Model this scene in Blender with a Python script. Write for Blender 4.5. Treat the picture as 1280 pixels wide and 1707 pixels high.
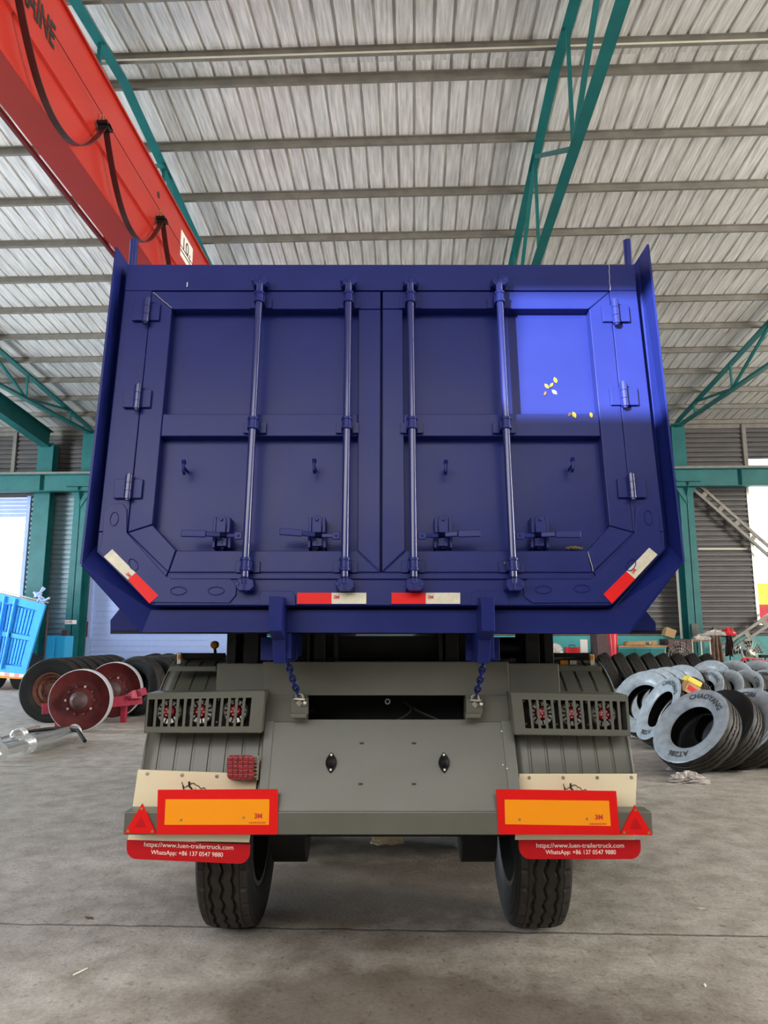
import bpy, math, random
from mathutils import Vector, Matrix
random.seed(7)
sc = bpy.context.scene
for o in list(bpy.data.objects): bpy.data.objects.remove(o)
R = math.radians
PI = math.pi
V3 = Vector

# ------------------------------------------------------------------ camera
F_PX, CX, CY = 1184.0, 640.0, 853.5
H, PITCH, YAW = 1.55, R(9.6), R(2.3)
cd = bpy.data.cameras.new('camera'); cam = bpy.data.objects.new('camera', cd)
sc.collection.objects.link(cam); sc.camera = cam
cd.sensor_fit = 'VERTICAL'; cd.sensor_height = 36.0; cd.lens = 36.0*F_PX/1707.0
cd.clip_start = 0.05; cd.clip_end = 500
cam.location = (0, 0, H); cam.rotation_euler = (PI/2+PITCH, 0, YAW)

# ------------------------------------------------------------------ world, sun, fill lamps, exposure
w = bpy.data.worlds.new('world'); sc.world = w; w.use_nodes = True
bg = w.node_tree.nodes['Background']; bg.inputs[0].default_value = (0.86, 0.93, 1.0, 1); bg.inputs[1].default_value = 2.6
SUN_T = V3((math.tan(R(33)), 1.0, -0.155)).normalized()          # travel direction, trailer frame
SUN_W = Matrix.Rotation(YAW, 3, 'Z') @ SUN_T
sd = bpy.data.lights.new('sun', 'SUN'); sd.energy = 9.0; sd.angle = R(0.6); sd.color = (1.0, 0.97, 0.92)
so = bpy.data.objects.new('sun', sd); sc.collection.objects.link(so)
so.rotation_euler = SUN_W.to_track_quat('-Z', 'Y').to_euler(); so.location = (-12, -20, 9)
def area(name, loc, target, sx, sy, energy, col):
    l = bpy.data.lights.new(name, 'AREA'); l.shape = 'RECTANGLE'; l.size = sx; l.size_y = sy; l.energy = energy; l.color = col
    o = bpy.data.objects.new(name, l); sc.collection.objects.link(o); o.location = loc
    o.rotation_euler = (V3(target)-V3(loc)).to_track_quat('-Z', 'Z').to_euler(); return o
area('fill_front', (-1, -4.9, 5.4), (0, 6, 3.0), 18, 4.0, 440, (1.0, 0.97, 0.94))  # added fill lamp behind the camera, not a window in the wall
area('fill_left_side', (-21.5, 12, 3.2), (-6, 12, 4.6), 24, 5.4, 5400, (0.80, 0.90, 1.0))  # added fill stands in for daylight; the left wall is closed
area('fill_right_side', (23.5, 4, 3.2), (6, 4, 4.4), 18, 5.4, 5000, (1.0, 0.96, 0.90))  # added fill for the right half; no opening in that wall
sc.view_settings.view_transform = 'Standard'; sc.view_settings.look = 'None'
sc.view_settings.gamma = 1.0; sc.view_settings.use_curve_mapping = False
sc.view_settings.exposure = 1.5
sc.cycles.use_denoising = True
sc.cycles.max_bounces = 8; sc.cycles.diffuse_bounces = 5
sc.cycles.sample_clamp_indirect = 6.0

# ------------------------------------------------------------------ sight lines: a photo pixel and a real plane give a point
RW = Matrix.Rotation(YAW, 3, 'Z')
def ray(px, py):
    u = (px-CX)/F_PX; v = (CY-py)/F_PX
    return V3((u, math.cos(PITCH)-v*math.sin(PITCH), math.sin(PITCH)+v*math.cos(PITCH)))
C0 = V3((0, 0, H))
def hit(d, p, n): return C0 + d*((p-C0).dot(n)/d.dot(n))
DN = V3((0, -math.cos(R(6)), math.sin(R(6)))); DX = V3((1, 0, 0)); DU = V3((0, math.sin(R(6)), math.cos(R(6)))); DP = V3((0, 3.05, 1.68))
def D(px, py, off=0.0): return hit(ray(px, py), DP+DN*off, DN)           # leaning rear face of the tipper body
def T(px, py, y): return hit(ray(px, py), V3((0, y, 0)), V3((0, 1, 0)))   # upright plane in the trailer's frame
def TZ(px, py, z): return hit(ray(px, py), V3((0, 0, z)), V3((0, 0, 1)))
def W(px, py, y): return hit(RW @ ray(px, py), V3((0, y, 0)), V3((0, 1, 0)))   # same for the hall
def WZ(px, py, z): return hit(RW @ ray(px, py), V3((0, 0, z)), V3((0, 0, 1)))

# ------------------------------------------------------------------ materials
def mat(name, col, rough=0.5, metal=0.0, spec=0.5, noise=0.0, nscale=8.0, bump=0.0, bscale=60.0, stretch=(1, 1, 1), emit=None, coat=0.0, rnoise=0.0, trans=0.0):
    m = bpy.data.materials.new(name); m.use_nodes = True; nt = m.node_tree; b = nt.nodes['Principled BSDF']
    b.inputs['Base Color'].default_value = (*col, 1); b.inputs['Roughness'].default_value = rough
    b.inputs['Metallic'].default_value = metal; b.inputs['Specular IOR Level'].default_value = spec
    b.inputs['Coat Weight'].default_value = coat; b.inputs['Coat Roughness'].default_value = 0.15
    b.inputs['Transmission Weight'].default_value = trans
    if emit: b.inputs['Emission Color'].default_value = (*emit[:3], 1); b.inputs['Emission Strength'].default_value = emit[3]
    if noise or bump or rnoise:
        tc = nt.nodes.new('ShaderNodeTexCoord'); mp = nt.nodes.new('ShaderNodeMapping'); mp.inputs['Scale'].default_value = stretch
        nt.links.new(tc.outputs['Object'], mp.inputs['Vector'])
    if noise or rnoise:
        n = nt.nodes.new('ShaderNodeTexNoise'); n.inputs['Scale'].default_value = nscale; n.inputs['Detail'].default_value = 6; n.inputs['Roughness'].default_value = 0.6
        nt.links.new(mp.outputs[0], n.inputs['Vector'])
    if noise:
        r = nt.nodes.new('ShaderNodeMapRange'); r.inputs['From Min'].default_value = 0.3; r.inputs['From Max'].default_value = 0.7
        r.inputs['To Min'].default_value = 1-noise; r.inputs['To Max'].default_value = 1+noise
        nt.links.new(n.outputs['Fac'], r.inputs['Value'])
        vm = nt.nodes.new('ShaderNodeVectorMath'); vm.operation = 'SCALE'; vm.inputs[0].default_value = col
        nt.links.new(r.outputs[0], vm.inputs['Scale']); nt.links.new(vm.outputs[0], b.inputs['Base Color'])
    if rnoise:
        r2 = nt.nodes.new('ShaderNodeMapRange'); r2.inputs['From Min'].default_value = 0.3; r2.inputs['From Max'].default_value = 0.7
        r2.inputs['To Min'].default_value = max(0.02, rough-rnoise); r2.inputs['To Max'].default_value = rough+rnoise
        nt.links.new(n.outputs['Fac'], r2.inputs['Value']); nt.links.new(r2.outputs[0], b.inputs['Roughness'])
    if bump:
        n2 = nt.nodes.new('ShaderNodeTexNoise'); n2.inputs['Scale'].default_value = bscale; n2.inputs['Detail'].default_value = 4
        nt.links.new(mp.outputs[0], n2.inputs['Vector'])
        bp = nt.nodes.new('ShaderNodeBump'); bp.inputs['Strength'].default_value = bump; bp.inputs['Distance'].default_value = 0.01
        nt.links.new(n2.outputs['Fac'], bp.inputs['Height']); nt.links.new(bp.outputs[0], b.inputs['Normal'])
    return m
M = {}
M['blue'] = mat('blue_paint', (0.010, 0.017, 0.125), 0.36, spec=0.20, coat=0.03, noise=0.08, nscale=3, rnoise=0.05, bump=0.05, bscale=25)
M['grey'] = mat('grey_paint', (0.112, 0.114, 0.092), 0.36, spec=0.4, coat=0.06, noise=0.08, nscale=3, rnoise=0.08, bump=0.04, bscale=30)
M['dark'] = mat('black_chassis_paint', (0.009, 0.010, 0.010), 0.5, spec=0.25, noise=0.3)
M['black'] = mat('black_rubber', (0.010, 0.010, 0.010), 0.7, spec=0.2)
M['tread'] = mat('tyre_tread_rubber', (0.022, 0.019, 0.016), 0.6, spec=0.3, noise=0.35, nscale=14)
M['side'] = mat('tyre_side_rubber', (0.010, 0.011, 0.012), 0.5, spec=0.25, noise=0.2)
M['sheen'] = mat('sheen_tyre_side', (0.40, 0.46, 0.50), 0.33, noise=0.25, nscale=9)  # black rubber; its bright reflection is painted in as pale blue-grey
M['letter'] = mat('raised_letter_rubber', (0.06, 0.07, 0.075), 0.5)
M['rim'] = mat('black_wheel_paint', (0.02, 0.02, 0.02), 0.3, coat=0.3)
M['rust'] = mat('rusty_rim', (0.10, 0.035, 0.02), 0.6, noise=0.4, nscale=12)
M['primer'] = mat('red_primer', (0.085, 0.010, 0.010), 0.6, spec=0.3, noise=0.35, nscale=5)
M['primerb'] = mat('bright_red_primer', (0.35, 0.02, 0.05), 0.45, noise=0.3)
M['edge'] = mat('bare_white_edge', (0.6, 0.62, 0.64), 0.4, metal=0.3)
M['red'] = mat('red_reflective', (0.72, 0.005, 0.004), 0.45, spec=0.25, noise=0.06, nscale=300)
M['flapred'] = mat('red_plastic', (0.50, 0.004, 0.008), 0.45, spec=0.25)
M['orange'] = mat('orange_reflective', (0.95, 0.32, 0.005), 0.45, spec=0.25, noise=0.05, nscale=300)
M['white'] = mat('white_reflective', (0.62, 0.58, 0.45), 0.4, noise=0.12, nscale=40)
M['cream'] = mat('cream_plastic', (0.82, 0.73, 0.50), 0.45)
M['paper'] = mat('white_print', (0.85, 0.80, 0.72), 0.6)
M['print'] = mat('black_print', (0.02, 0.015, 0.01), 0.6)
M['redprint'] = mat('red_print', (0.60, 0.03, 0.02), 0.6)
M['lens'] = mat('red_lens', (0.22, 0.002, 0.006), 0.15, coat=0.6, noise=0.5, nscale=60, bump=0.4, bscale=120)
M['chrome'] = mat('chrome', (0.85, 0.87, 0.87), 0.2, metal=0.8, bump=0.15, bscale=14)
M['galv'] = mat('galvanised_steel', (0.45, 0.43, 0.36), 0.35, metal=0.8, noise=0.3, nscale=30)
M['crane'] = mat('crane_red_paint', (0.42, 0.022, 0.012), 0.38, noise=0.06, nscale=1.5, coat=0.1)
M['craneline'] = mat('dark_red_paint', (0.16, 0.012, 0.015), 0.5)
M['cable'] = mat('flat_cable', (0.05, 0.012, 0.012), 0.35)
M['teal'] = mat('teal_steel_paint', (0.012, 0.135, 0.132), 0.45, spec=0.3, noise=0.15, nscale=2)
M['tealL'] = mat('teal_panel_paint', (0.05, 0.33, 0.33), 0.5, noise=0.12, nscale=2)
M['purlin'] = mat('purlin_steel', (0.21, 0.195, 0.165), 0.5, metal=0.2, noise=0.2, nscale=3)
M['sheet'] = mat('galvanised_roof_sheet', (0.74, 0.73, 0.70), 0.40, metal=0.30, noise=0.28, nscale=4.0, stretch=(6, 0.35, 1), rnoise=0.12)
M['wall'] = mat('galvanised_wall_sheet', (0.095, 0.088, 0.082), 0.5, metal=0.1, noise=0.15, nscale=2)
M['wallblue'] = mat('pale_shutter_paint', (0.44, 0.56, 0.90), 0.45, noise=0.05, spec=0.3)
M['wallaqua'] = mat('daylit_aqua_sheet', (0.26, 0.36, 0.37), 0.5, noise=0.1)  # aqua sheet colour, plus left daylight painted in as a lighter tone
M['bluegloss'] = mat('glossy_blue_paint', (0.010, 0.017, 0.120), 0.26, spec=0.5, coat=0.5)
M['reflector'] = mat('lamp_reflector', (0.32, 0.32, 0.30), 0.35, metal=0.8)
M['cyan'] = mat('lit_cyan_paint', (0.03, 0.42, 0.70), 0.45)  # teal cabinet colour brightened to hold the daylight falling on it
M['pale'] = mat('pale_pipe', (0.65, 0.62, 0.50), 0.4)
M['sky_blue'] = mat('bright_blue_paint', (0.03, 0.34, 0.85), 0.4, noise=0.08)
M['wood'] = mat('plywood', (0.42, 0.22, 0.08), 0.6, noise=0.3, nscale=6)
M['brown'] = mat('brown_board', (0.07, 0.035, 0.035), 0.6, noise=0.3)
M['card'] = mat('cardboard', (0.38, 0.24, 0.11), 0.7)
M['cloth'] = mat('brown_cloth', (0.22, 0.14, 0.10), 0.8, noise=0.5, nscale=5)
M['redp'] = mat('red_enamel', (0.60, 0.02, 0.03), 0.35)
M['pink'] = mat('pink_plastic', (0.75, 0.25, 0.30), 0.5)
M['rag'] = mat('white_rag', (0.55, 0.50, 0.46), 0.9, noise=0.3, nscale=20)
M['leaf'] = mat('yellow_leaf', (0.34, 0.25, 0.03), 0.7, spec=0.1, noise=0.3, nscale=40)
M['leafd'] = mat('dry_twig', (0.10, 0.06, 0.03), 0.8)
M['brass'] = mat('brass', (0.5, 0.35, 0.12), 0.35, metal=0.9)
M['amber'] = mat('amber_lens', (0.75, 0.28, 0.01), 0.3, coat=0.3)
M['yellow'] = mat('sunlit_yellow_board', (0.85, 0.65, 0.08), 0.7)
M['glass'] = mat('window_glass', (0.9, 0.95, 0.95), 0.05, trans=1.0)
M['glass'].node_tree.nodes['Principled BSDF'].inputs['IOR'].default_value = 1.02

def floor_material():
    m = bpy.data.materials.new('concrete'); m.use_nodes = True; nt = m.node_tree; b = nt.nodes['Principled BSDF']; L = nt.links
    tc = nt.nodes.new('ShaderNodeTexCoord')
    def noise(sc_, det, rough=0.6):
        n = nt.nodes.new('ShaderNodeTexNoise'); n.inputs['Scale'].default_value = sc_; n.inputs['Detail'].default_value = det; n.inputs['Roughness'].default_value = rough
        L.new(tc.outputs['Object'], n.inputs['Vector']); return n
    def math_(op, a, bb=None, c=None):
        n = nt.nodes.new('ShaderNodeMath'); n.operation = op
        for i, v in enumerate((a, bb, c)):
            if v is None: continue
            if isinstance(v, (int, float)): n.inputs[i].default_value = v
            else: L.new(v, n.inputs[i])
        return n.outputs[0]
    big, mid, fine = noise(0.7, 4), noise(5, 8), noise(45, 6, 0.7)
    ramp = nt.nodes.new('ShaderNodeValToRGB'); L.new(mid.outputs['Fac'], ramp.inputs['Fac'])
    ramp.color_ramp.elements[0].position = 0.30; ramp.color_ramp.elements[0].color = (0.27, 0.24, 0.195, 1)
    ramp.color_ramp.elements[1].position = 0.72; ramp.color_ramp.elements[1].color = (0.50, 0.465, 0.415, 1)
    val = math_('ADD', math_('MULTIPLY', big.outputs['Fac'], 0.55), math_('ADD', 0.13, math_('MULTIPLY', fine.outputs['Fac'], 1.15)))
    pit = noise(24, 3, 0.55); pits = math_('GREATER_THAN', pit.outputs['Fac'], 0.635); grit = noise(140, 3, 0.7)
    val = math_('MULTIPLY', math_('MULTIPLY', val, math_('SUBTRACT', 1.0, math_('MULTIPLY', pits, 0.30))), math_('ADD', 0.65, math_('MULTIPLY', grit.outputs['Fac'], 0.7)))
    sep = nt.nodes.new('ShaderNodeSeparateXYZ'); L.new(tc.outputs['Object'], sep.inputs[0])
    # slab joints every 4.45 m, wavering a little
    wav = math_('MULTIPLY', math_('SUBTRACT', mid.outputs['Fac'], 0.5), 0.05)
    yy = math_('ADD', math_('SUBTRACT', sep.outputs['Y'], 4.06), wav)
    fr = math_('ABSOLUTE', math_('SUBTRACT', math_('FRACT', math_('ADD', math_('DIVIDE', yy, 4.45), 0.5)), 0.5))
    joint = math_('LESS_THAN', fr, 0.0024)
    # oil stains with a shape of their own
    tot = None
    for (sx, sy, rx, ry, k) in ((-0.55, 4.7, 0.9, 0.6, 0.85), (0.25, 3.0, 1.1, 0.6, 0.85), (-0.3, 3.35, 0.6, 0.35, 0.5), (0.7, 5.2, 0.8, 0.4, 0.6), (0.2, 4.4, 1.2, 0.5, 0.4)):
        dx = math_('DIVIDE', math_('SUBTRACT', sep.outputs['X'], sx), rx); dy = math_('DIVIDE', math_('SUBTRACT', sep.outputs['Y'], sy), ry)
        d2 = math_('ADD', math_('MULTIPLY', dx, dx), math_('MULTIPLY', dy, dy))
        g = math_('MULTIPLY', math_('POWER', 2.718, math_('MULTIPLY', math_('ADD', d2, math_('MULTIPLY', mid.outputs['Fac'], 1.0)), -1.2)), k*2.4)
        tot = g if tot is None else math_('ADD', tot, g)
    stain = math_('MINIMUM', tot, 0.75)
    k2 = math_('MULTIPLY', val, math_('SUBTRACT', 1.0, math_('MULTIPLY', joint, 0.65)))
    vm = nt.nodes.new('ShaderNodeVectorMath'); vm.operation = 'SCALE'; mx = nt.nodes.new('ShaderNodeMix'); mx.data_type = 'RGBA'; L.new(stain, mx.inputs['Factor']); L.new(ramp.outputs[0], mx.inputs[6]); mx.inputs[7].default_value = (0.085, 0.060, 0.040, 1); L.new(mx.outputs[2], vm.inputs[0]); L.new(k2, vm.inputs['Scale'])
    L.new(vm.outputs[0], b.inputs['Base Color'])
    b.inputs['Roughness'].default_value = 0.62
    bp = nt.nodes.new('ShaderNodeBump'); bp.inputs['Strength'].default_value = 0.7; bp.inputs['Distance'].default_value = 0.02
    h = math_('ADD', math_('MULTIPLY', mid.outputs['Fac'], 0.6), math_('SUBTRACT', math_('MULTIPLY', fine.outputs['Fac'], 0.35), math_('ADD', math_('MULTIPLY', joint, 0.8), math_('MULTIPLY', pits, 0.25))))
    L.new(h, bp.inputs['Height']); L.new(bp.outputs[0], b.inputs['Normal'])
    return m
M['concrete'] = floor_material()

# ------------------------------------------------------------------ mesh builder
class MB:
    def __init__(s): s.v = []; s.f = []; s.m = []; s.s = []
    def add(s, vs, fs, m=0, smooth=False):
        b = len(s.v); s.v += [V3(x) for x in vs]
        for f in fs: s.f.append([b+i for i in f]); s.m.append(m); s.s.append(smooth)
        return s
    def prism(s, pts, vec, m=0):
        n = len(pts); a = [V3(p) for p in pts]; b = [p+V3(vec) for p in a]
        fs = [list(range(n))[::-1], [n+i for i in range(n)]] + [[i, (i+1) % n, n+(i+1) % n, n+i] for i in range(n)]
        return s.add(a+b, fs, m)
    def loft(s, A, B, m=0):
        n = len(A)
        fs = [list(range(n))[::-1], [n+i for i in range(n)]] + [[i, (i+1) % n, n+(i+1) % n, n+i] for i in range(n)]
        return s.add(list(A)+list(B), fs, m)
    def box(s, x0, x1, y0, y1, z0, z1, m=0):
        return s.prism([(x0, y0, z0), (x1, y0, z0), (x1, y1, z0), (x0, y1, z0)], (0, 0, z1-z0), m)
    def obox(s, c, w, h, d, ax=DX, up=DU, nn=DN, m=0):
        c = V3(c); a, u, n = V3(ax)*w/2, V3(up)*h/2, V3(nn)*d/2
        return s.prism([c-a-u-n, c+a-u-n, c+a+u-n, c-a+u-n], n*2, m)
    def bar(s, p0, p1, w, h, up=(0, 0, 1), m=0):
        p0, p1 = V3(p0), V3(p1); d = (p1-p0).normalized(); up = V3(up)
        x = d.cross(up)
        if x.length < 1e-4: x = d.cross(V3((0, 1, 0)))
        x.normalize(); u = x.cross(d).normalized()
        return s.prism([p0-x*w/2-u*h/2, p0+x*w/2-u*h/2, p0+x*w/2+u*h/2, p0-x*w/2+u*h/2], p1-p0, m)
    def cyl(s, p0, p1, r, r2=None, n=16, m=0, caps=True):
        p0, p1 = V3(p0), V3(p1); r2 = r if r2 is None else r2; d = (p1-p0).normalized()
        x = d.orthogonal().normalized(); y = d.cross(x)
        a = [p0+(x*math.cos(2*PI*i/n)+y*math.sin(2*PI*i/n))*r for i in range(n)]
        b = [p1+(x*math.cos(2*PI*i/n)+y*math.sin(2*PI*i/n))*r2 for i in range(n)]
        s.add(a+b, [[i, (i+1) % n, n+(i+1) % n, n+i] for i in range(n)], m, True)
        if caps: s.add(a+b, [list(range(n))[::-1], [n+i for i in range(n)]], m)
        return s
    def tube(s, path, r, n=8, m=0, closed=False, flat=None):
        P = [V3(p) for p in path]; k = len(P); rings = []; prev = None
        for i, p in enumerate(P):
            a = P[(i-1) % k] if (closed or i > 0) else p; b = P[(i+1) % k] if (closed or i < k-1) else p
            d = (b-a).normalized()
            x = d.orthogonal().normalized() if prev is None else (prev - d*prev.dot(d)).normalized()
            prev = x; y = d.cross(x)
            if flat:   # flat = (axis, width, thickness)
                ax = V3(flat[0]); t = ax.cross(d).normalized()
                rings.append([p+ax*flat[1]/2+t*flat[2]/2, p-ax*flat[1]/2+t*flat[2]/2, p-ax*flat[1]/2-t*flat[2]/2, p+ax*flat[1]/2-t*flat[2]/2])
            else: rings.append([p+(x*math.cos(2*PI*j/n)+y*math.sin(2*PI*j/n))*r for j in range(n)])
        n = len(rings[0]); vs = [q for g in rings for q in g]; fs = []
        for i in range(k if closed else k-1):
            i2 = (i+1) % k
            fs += [[i*n+j, i*n+(j+1) % n, i2*n+(j+1) % n, i2*n+j] for j in range(n)]
        s.add(vs, fs, m, not flat)
        if not closed: s.add(rings[0]+rings[-1], [list(range(n))[::-1], [n+i for i in range(n)]], m)
        return s
    def lathe(s, prof, c, axis=(1, 0, 0), n=32, m=0, closed=False, mats=None):
        c = V3(c); ax = V3(axis).normalized(); x = ax.orthogonal().normalized(); y = ax.cross(x); k = len(prof); vs = []
        for (r, h) in prof: vs += [c+ax*h+(x*math.cos(2*PI*j/n)+y*math.sin(2*PI*j/n))*r for j in range(n)]
        for i in range(k if closed else k-1):
            i2 = (i+1) % k
            mm = mats[i] if mats else m
            b = len(s.v)
            if i == 0: s.v += vs; base = b
            for j in range(n):
                s.f.append([base+i*n+j, base+i*n+(j+1) % n, base+i2*n+(j+1) % n, base+i2*n+j]); s.m.append(mm); s.s.append(True)
        return s
    def disc(s, c, axis, r, t, n=24, m=0):
        c = V3(c); a = V3(axis).normalized(); return s.cyl(c-a*t/2, c+a*t/2, r, n=n, m=m)
    def text(s, string, origin, xa, ya, height, m=0, width=None, bold=0.0, lift=0.0, align='L', shear=0.0, polar=None, mono=False):
        vs, fs, w = glyphs(string, bold, shear)
        k = height/0.70; kx = k if width is None else width/w
        o = V3(origin); xa = V3(xa).normalized(); ya = V3(ya).normalized(); nn = xa.cross(ya)
        off = {'L': 0, 'C': -w*kx/2, 'R': -w*kx}[align]; out = []
        for (x, y) in vs:
            X, Y = x*kx+off, y*k
            if polar is None: out.append(o+xa*X+ya*Y+nn*lift)
            else:
                rad, a0 = polar; a = a0 - X/rad
                out.append(o+xa*math.cos(a)*(rad+Y)+ya*math.sin(a)*(rad+Y)+nn*lift)
        return s.add(out, fs, m)
_g = {}
def glyphs(string, bold, shear):
    key = (string, bold, shear)
    if key in _g: return _g[key]
    c = bpy.data.curves.new('t', 'FONT'); c.body = string; c.size = 1.0; c.offset = bold; c.shear = shear; c.resolution_u = 3; c.fill_mode = 'FRONT'
    o = bpy.data.objects.new('t', c); sc.collection.objects.link(o); bpy.context.view_layer.update()
    dg = bpy.context.evaluated_depsgraph_get(); me = bpy.data.meshes.new_from_object(o.evaluated_get(dg))
    vs = [(v.co.x, v.co.y) for v in me.vertices]; fs = [list(p.vertices) for p in me.polygons]
    bpy.data.objects.remove(o); bpy.data.curves.remove(c); bpy.data.meshes.remove(me)
    x0 = min(v[0] for v in vs); w = max(v[0] for v in vs)-x0; vs = [(x-x0, y) for x, y in vs]
    _g[key] = (vs, fs, w); return _g[key]

ABS = {}
def put(name, mb, mats, parent=None, bevel=0.0, origin=None, angle=35):
    lo = V3([min(v[i] for v in mb.v) for i in range(3)]); hi = V3([max(v[i] for v in mb.v) for i in range(3)])
    c = V3(origin) if origin is not None else ((lo+hi)/2 if parent else V3(((lo.x+hi.x)/2, (lo.y+hi.y)/2, lo.z)))
    me = bpy.data.meshes.new(name); me.from_pydata([v-c for v in mb.v], [], mb.f)
    if not isinstance(mats, (list, tuple)): mats = [mats]
    for k in mats: me.materials.append(M[k])
    for p, mi, sm in zip(me.polygons, mb.m, mb.s): p.material_index = mi; p.use_smooth = sm
    me.validate(); me.update()
    import bmesh
    bm = bmesh.new(); bm.from_mesh(me); bmesh.ops.remove_doubles(bm, verts=bm.verts, dist=1e-5)
    bmesh.ops.recalc_face_normals(bm, faces=bm.faces); bm.to_mesh(me); bm.free()
    if any(mb.s):
        try: me.set_sharp_from_angle(angle=R(angle))
        except Exception: pass
    o = bpy.data.objects.new(name, me); sc.collection.objects.link(o)
    if parent: o.parent = parent; o.location = c-ABS[parent.name]
    else: o.location = c
    ABS[o.name] = c
    if bevel:
        b = o.modifiers.new('bevel', 'BEVEL'); b.width = bevel; b.segments = 2; b.limit_method = 'ANGLE'; b.angle_limit = R(40)
    return o
def tag(o, label=None, cat=None, group=None, kind=None):
    if label: o['label'] = label
    if cat: o['category'] = cat
    if group: o['group'] = group
    if kind: o['kind'] = kind
    return o
def thing(name, loc, label, cat, group=None):
    o = bpy.data.objects.new(name, None); sc.collection.objects.link(o); o.location = loc; o.empty_display_size = 0.1
    ABS[o.name] = V3(loc); return tag(o, label, cat, group)
def struct(name, mb, m, **k): return tag(put(name, mb, m, **k), kind='structure')
def copy_tree(o, parent=None):
    c = o.copy(); sc.collection.objects.link(c); c.parent = parent
    for k in [x for x in bpy.data.objects if x.parent == o]: copy_tree(k, c)
    return c

# ================================================================== THE HALL
YB, YF, XL, XR = 26.2, -5.2, -22.0, 24.0
RIDGE, EAVE, SL = 10.4, 9.40, 0.10
def roof_z(y): return EAVE + (YB-0.2-y)*SL if y >= RIDGE else EAVE + (YB-0.2-RIDGE)*SL - (RIDGE-y)*SL
mb = MB(); mb.box(-34, 36, -14, 44, -0.2, 0); struct('floor', mb, 'concrete', origin=(0, 0, 0))
def corrugated_roof(y0, y1):
    mb = MB(); x = XL-0.5; pts = []
    while x < XR+0.5:
        pts += [(x, 0), (x+0.235, 0), (x+0.245, 0.045), (x+0.285, 0.045), (x+0.295, 0)]; x += 0.31
    vs = []; n = len(pts)
    for y in (y0, y1): vs += [(px, y, roof_z(y)+pz) for px, pz in pts]
    mb.add(vs, [[i, i+1, n+i+1, n+i] for i in range(n-1)])
    return mb
struct('ceiling', corrugated_roof(RIDGE+0.03, YB+0.3), 'sheet')
struct('ceiling', corrugated_roof(YF-0.3, RIDGE+0.05), 'sheet')
purl = [RIDGE+0.28+1.40*k for k in range(12)] + [RIDGE-0.30-1.25*k for k in range(12)]
for i, y in enumerate(purl):
    if y < YF+0.1 or y > YB: continue
    z = roof_z(y); mb = MB()
    mb.box(XL, XR, y-0.006, y+0.006, z-0.17, z-0.008); mb.box(XL, XR, y-0.055, y+0.006, z-0.176, z-0.164); mb.box(XL, XR, y-0.055, y+0.006, z-0.016, z-0.006)
    mb.box(XL, XR, y-0.055, y-0.049, z-0.164, z-0.145)
    if abs(y-(RIDGE-0.30)) < 0.01: mb.box(XL, XR, y-0.062, y-0.056, z-0.172, z-0.140, 1)  # pale lip colour paints in the sunlit edge of this purlin
    struct('roof_purlin', mb, ['purlin', 'pale'])
# corrugated sheet on a wall plane, ribs running along x
def ribbed(mb, x0, x1, z0, z1, y, step=0.185, depth=0.055, m=0):
    kn = [(0.0, 0.0), (0.03, -depth), (0.125, -depth), (0.150, 0.0), (step, 0.0)]
    def dep(z):
        t = z-math.floor(z/step+1e-9)*step
        for (ta, da), (tb, db) in zip(kn, kn[1:]):
            if t <= tb+1e-9: return da+(db-da)*(t-ta)/(tb-ta)
        return 0.0
    zs_ = [z0]; k = math.floor(z0/step)
    while k*step < z1:
        zs_ += [k*step+t for t, _ in kn[:-1] if z0+1e-4 < k*step+t < z1-1e-4]; k += 1
    prof = [(z, dep(z)) for z in zs_+[z1]]; n = len(prof)
    vs = [(x0, y+dy, zz) for zz, dy in prof] + [(x1, y+dy, zz) for zz, dy in prof]
    mb.add(vs, [[i, i+1, n+i+1, n+i] for i in range(n-1)], m)
wL1, wL0 = W(49, 862, YB), W(49, 985, YB)          # left daylight opening
sh0, sh1 = W(150, 1090, YB).x, W(430, 1090, YB).x  # roller shutter
wr = W(1243, 803, YB); wrb = W(1262, 1040, YB)      # right window
sill = 1.55+0.05
mb = MB()
xo0, xo1 = XL+5.5, wL1.x
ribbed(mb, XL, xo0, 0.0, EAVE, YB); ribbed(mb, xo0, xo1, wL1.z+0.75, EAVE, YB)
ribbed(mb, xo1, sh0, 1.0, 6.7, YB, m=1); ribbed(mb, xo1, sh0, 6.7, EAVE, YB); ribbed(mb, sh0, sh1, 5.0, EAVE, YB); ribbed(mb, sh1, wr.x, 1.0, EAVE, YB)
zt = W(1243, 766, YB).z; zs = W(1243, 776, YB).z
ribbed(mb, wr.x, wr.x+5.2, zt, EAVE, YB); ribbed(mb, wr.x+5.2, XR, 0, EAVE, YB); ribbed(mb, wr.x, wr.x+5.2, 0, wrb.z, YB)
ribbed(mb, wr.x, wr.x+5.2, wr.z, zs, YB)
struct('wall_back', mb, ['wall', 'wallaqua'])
mb = MB(); mb.box(xo1, sh0, YB-0.06, YB+0.1, 0, 1.32); mb.box(sh1, wr.x+5.2, YB-0.06, YB+0.1, 0, W(1200, 1060, YB).z)
struct('trim_1', mb, 'tealL')
# roller shutter and its guides
mb = MB(); z = 0.0
while z < 5.0: mb.box(sh0, sh1, YB-0.02, YB+0.02, z, z+0.185); mb.box(sh0, sh1, YB-0.002, YB+0.015, z+0.185, z+0.21); z += 0.21
dr = struct('door_1', mb, 'wallblue', bevel=0.006)
mb = MB(); mb.box(sh0-0.16, sh0, YB-0.1, YB+0.05, 0, 5.1); mb.box(sh1, sh1+0.16, YB-0.1, YB+0.05, 0, 5.1); mb.box(sh0-0.16, sh1+0.16, YB-0.25, YB+0.05, 5.0, 5.5)
put('shutter_guide', mb, 'wallblue', dr)
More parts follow.
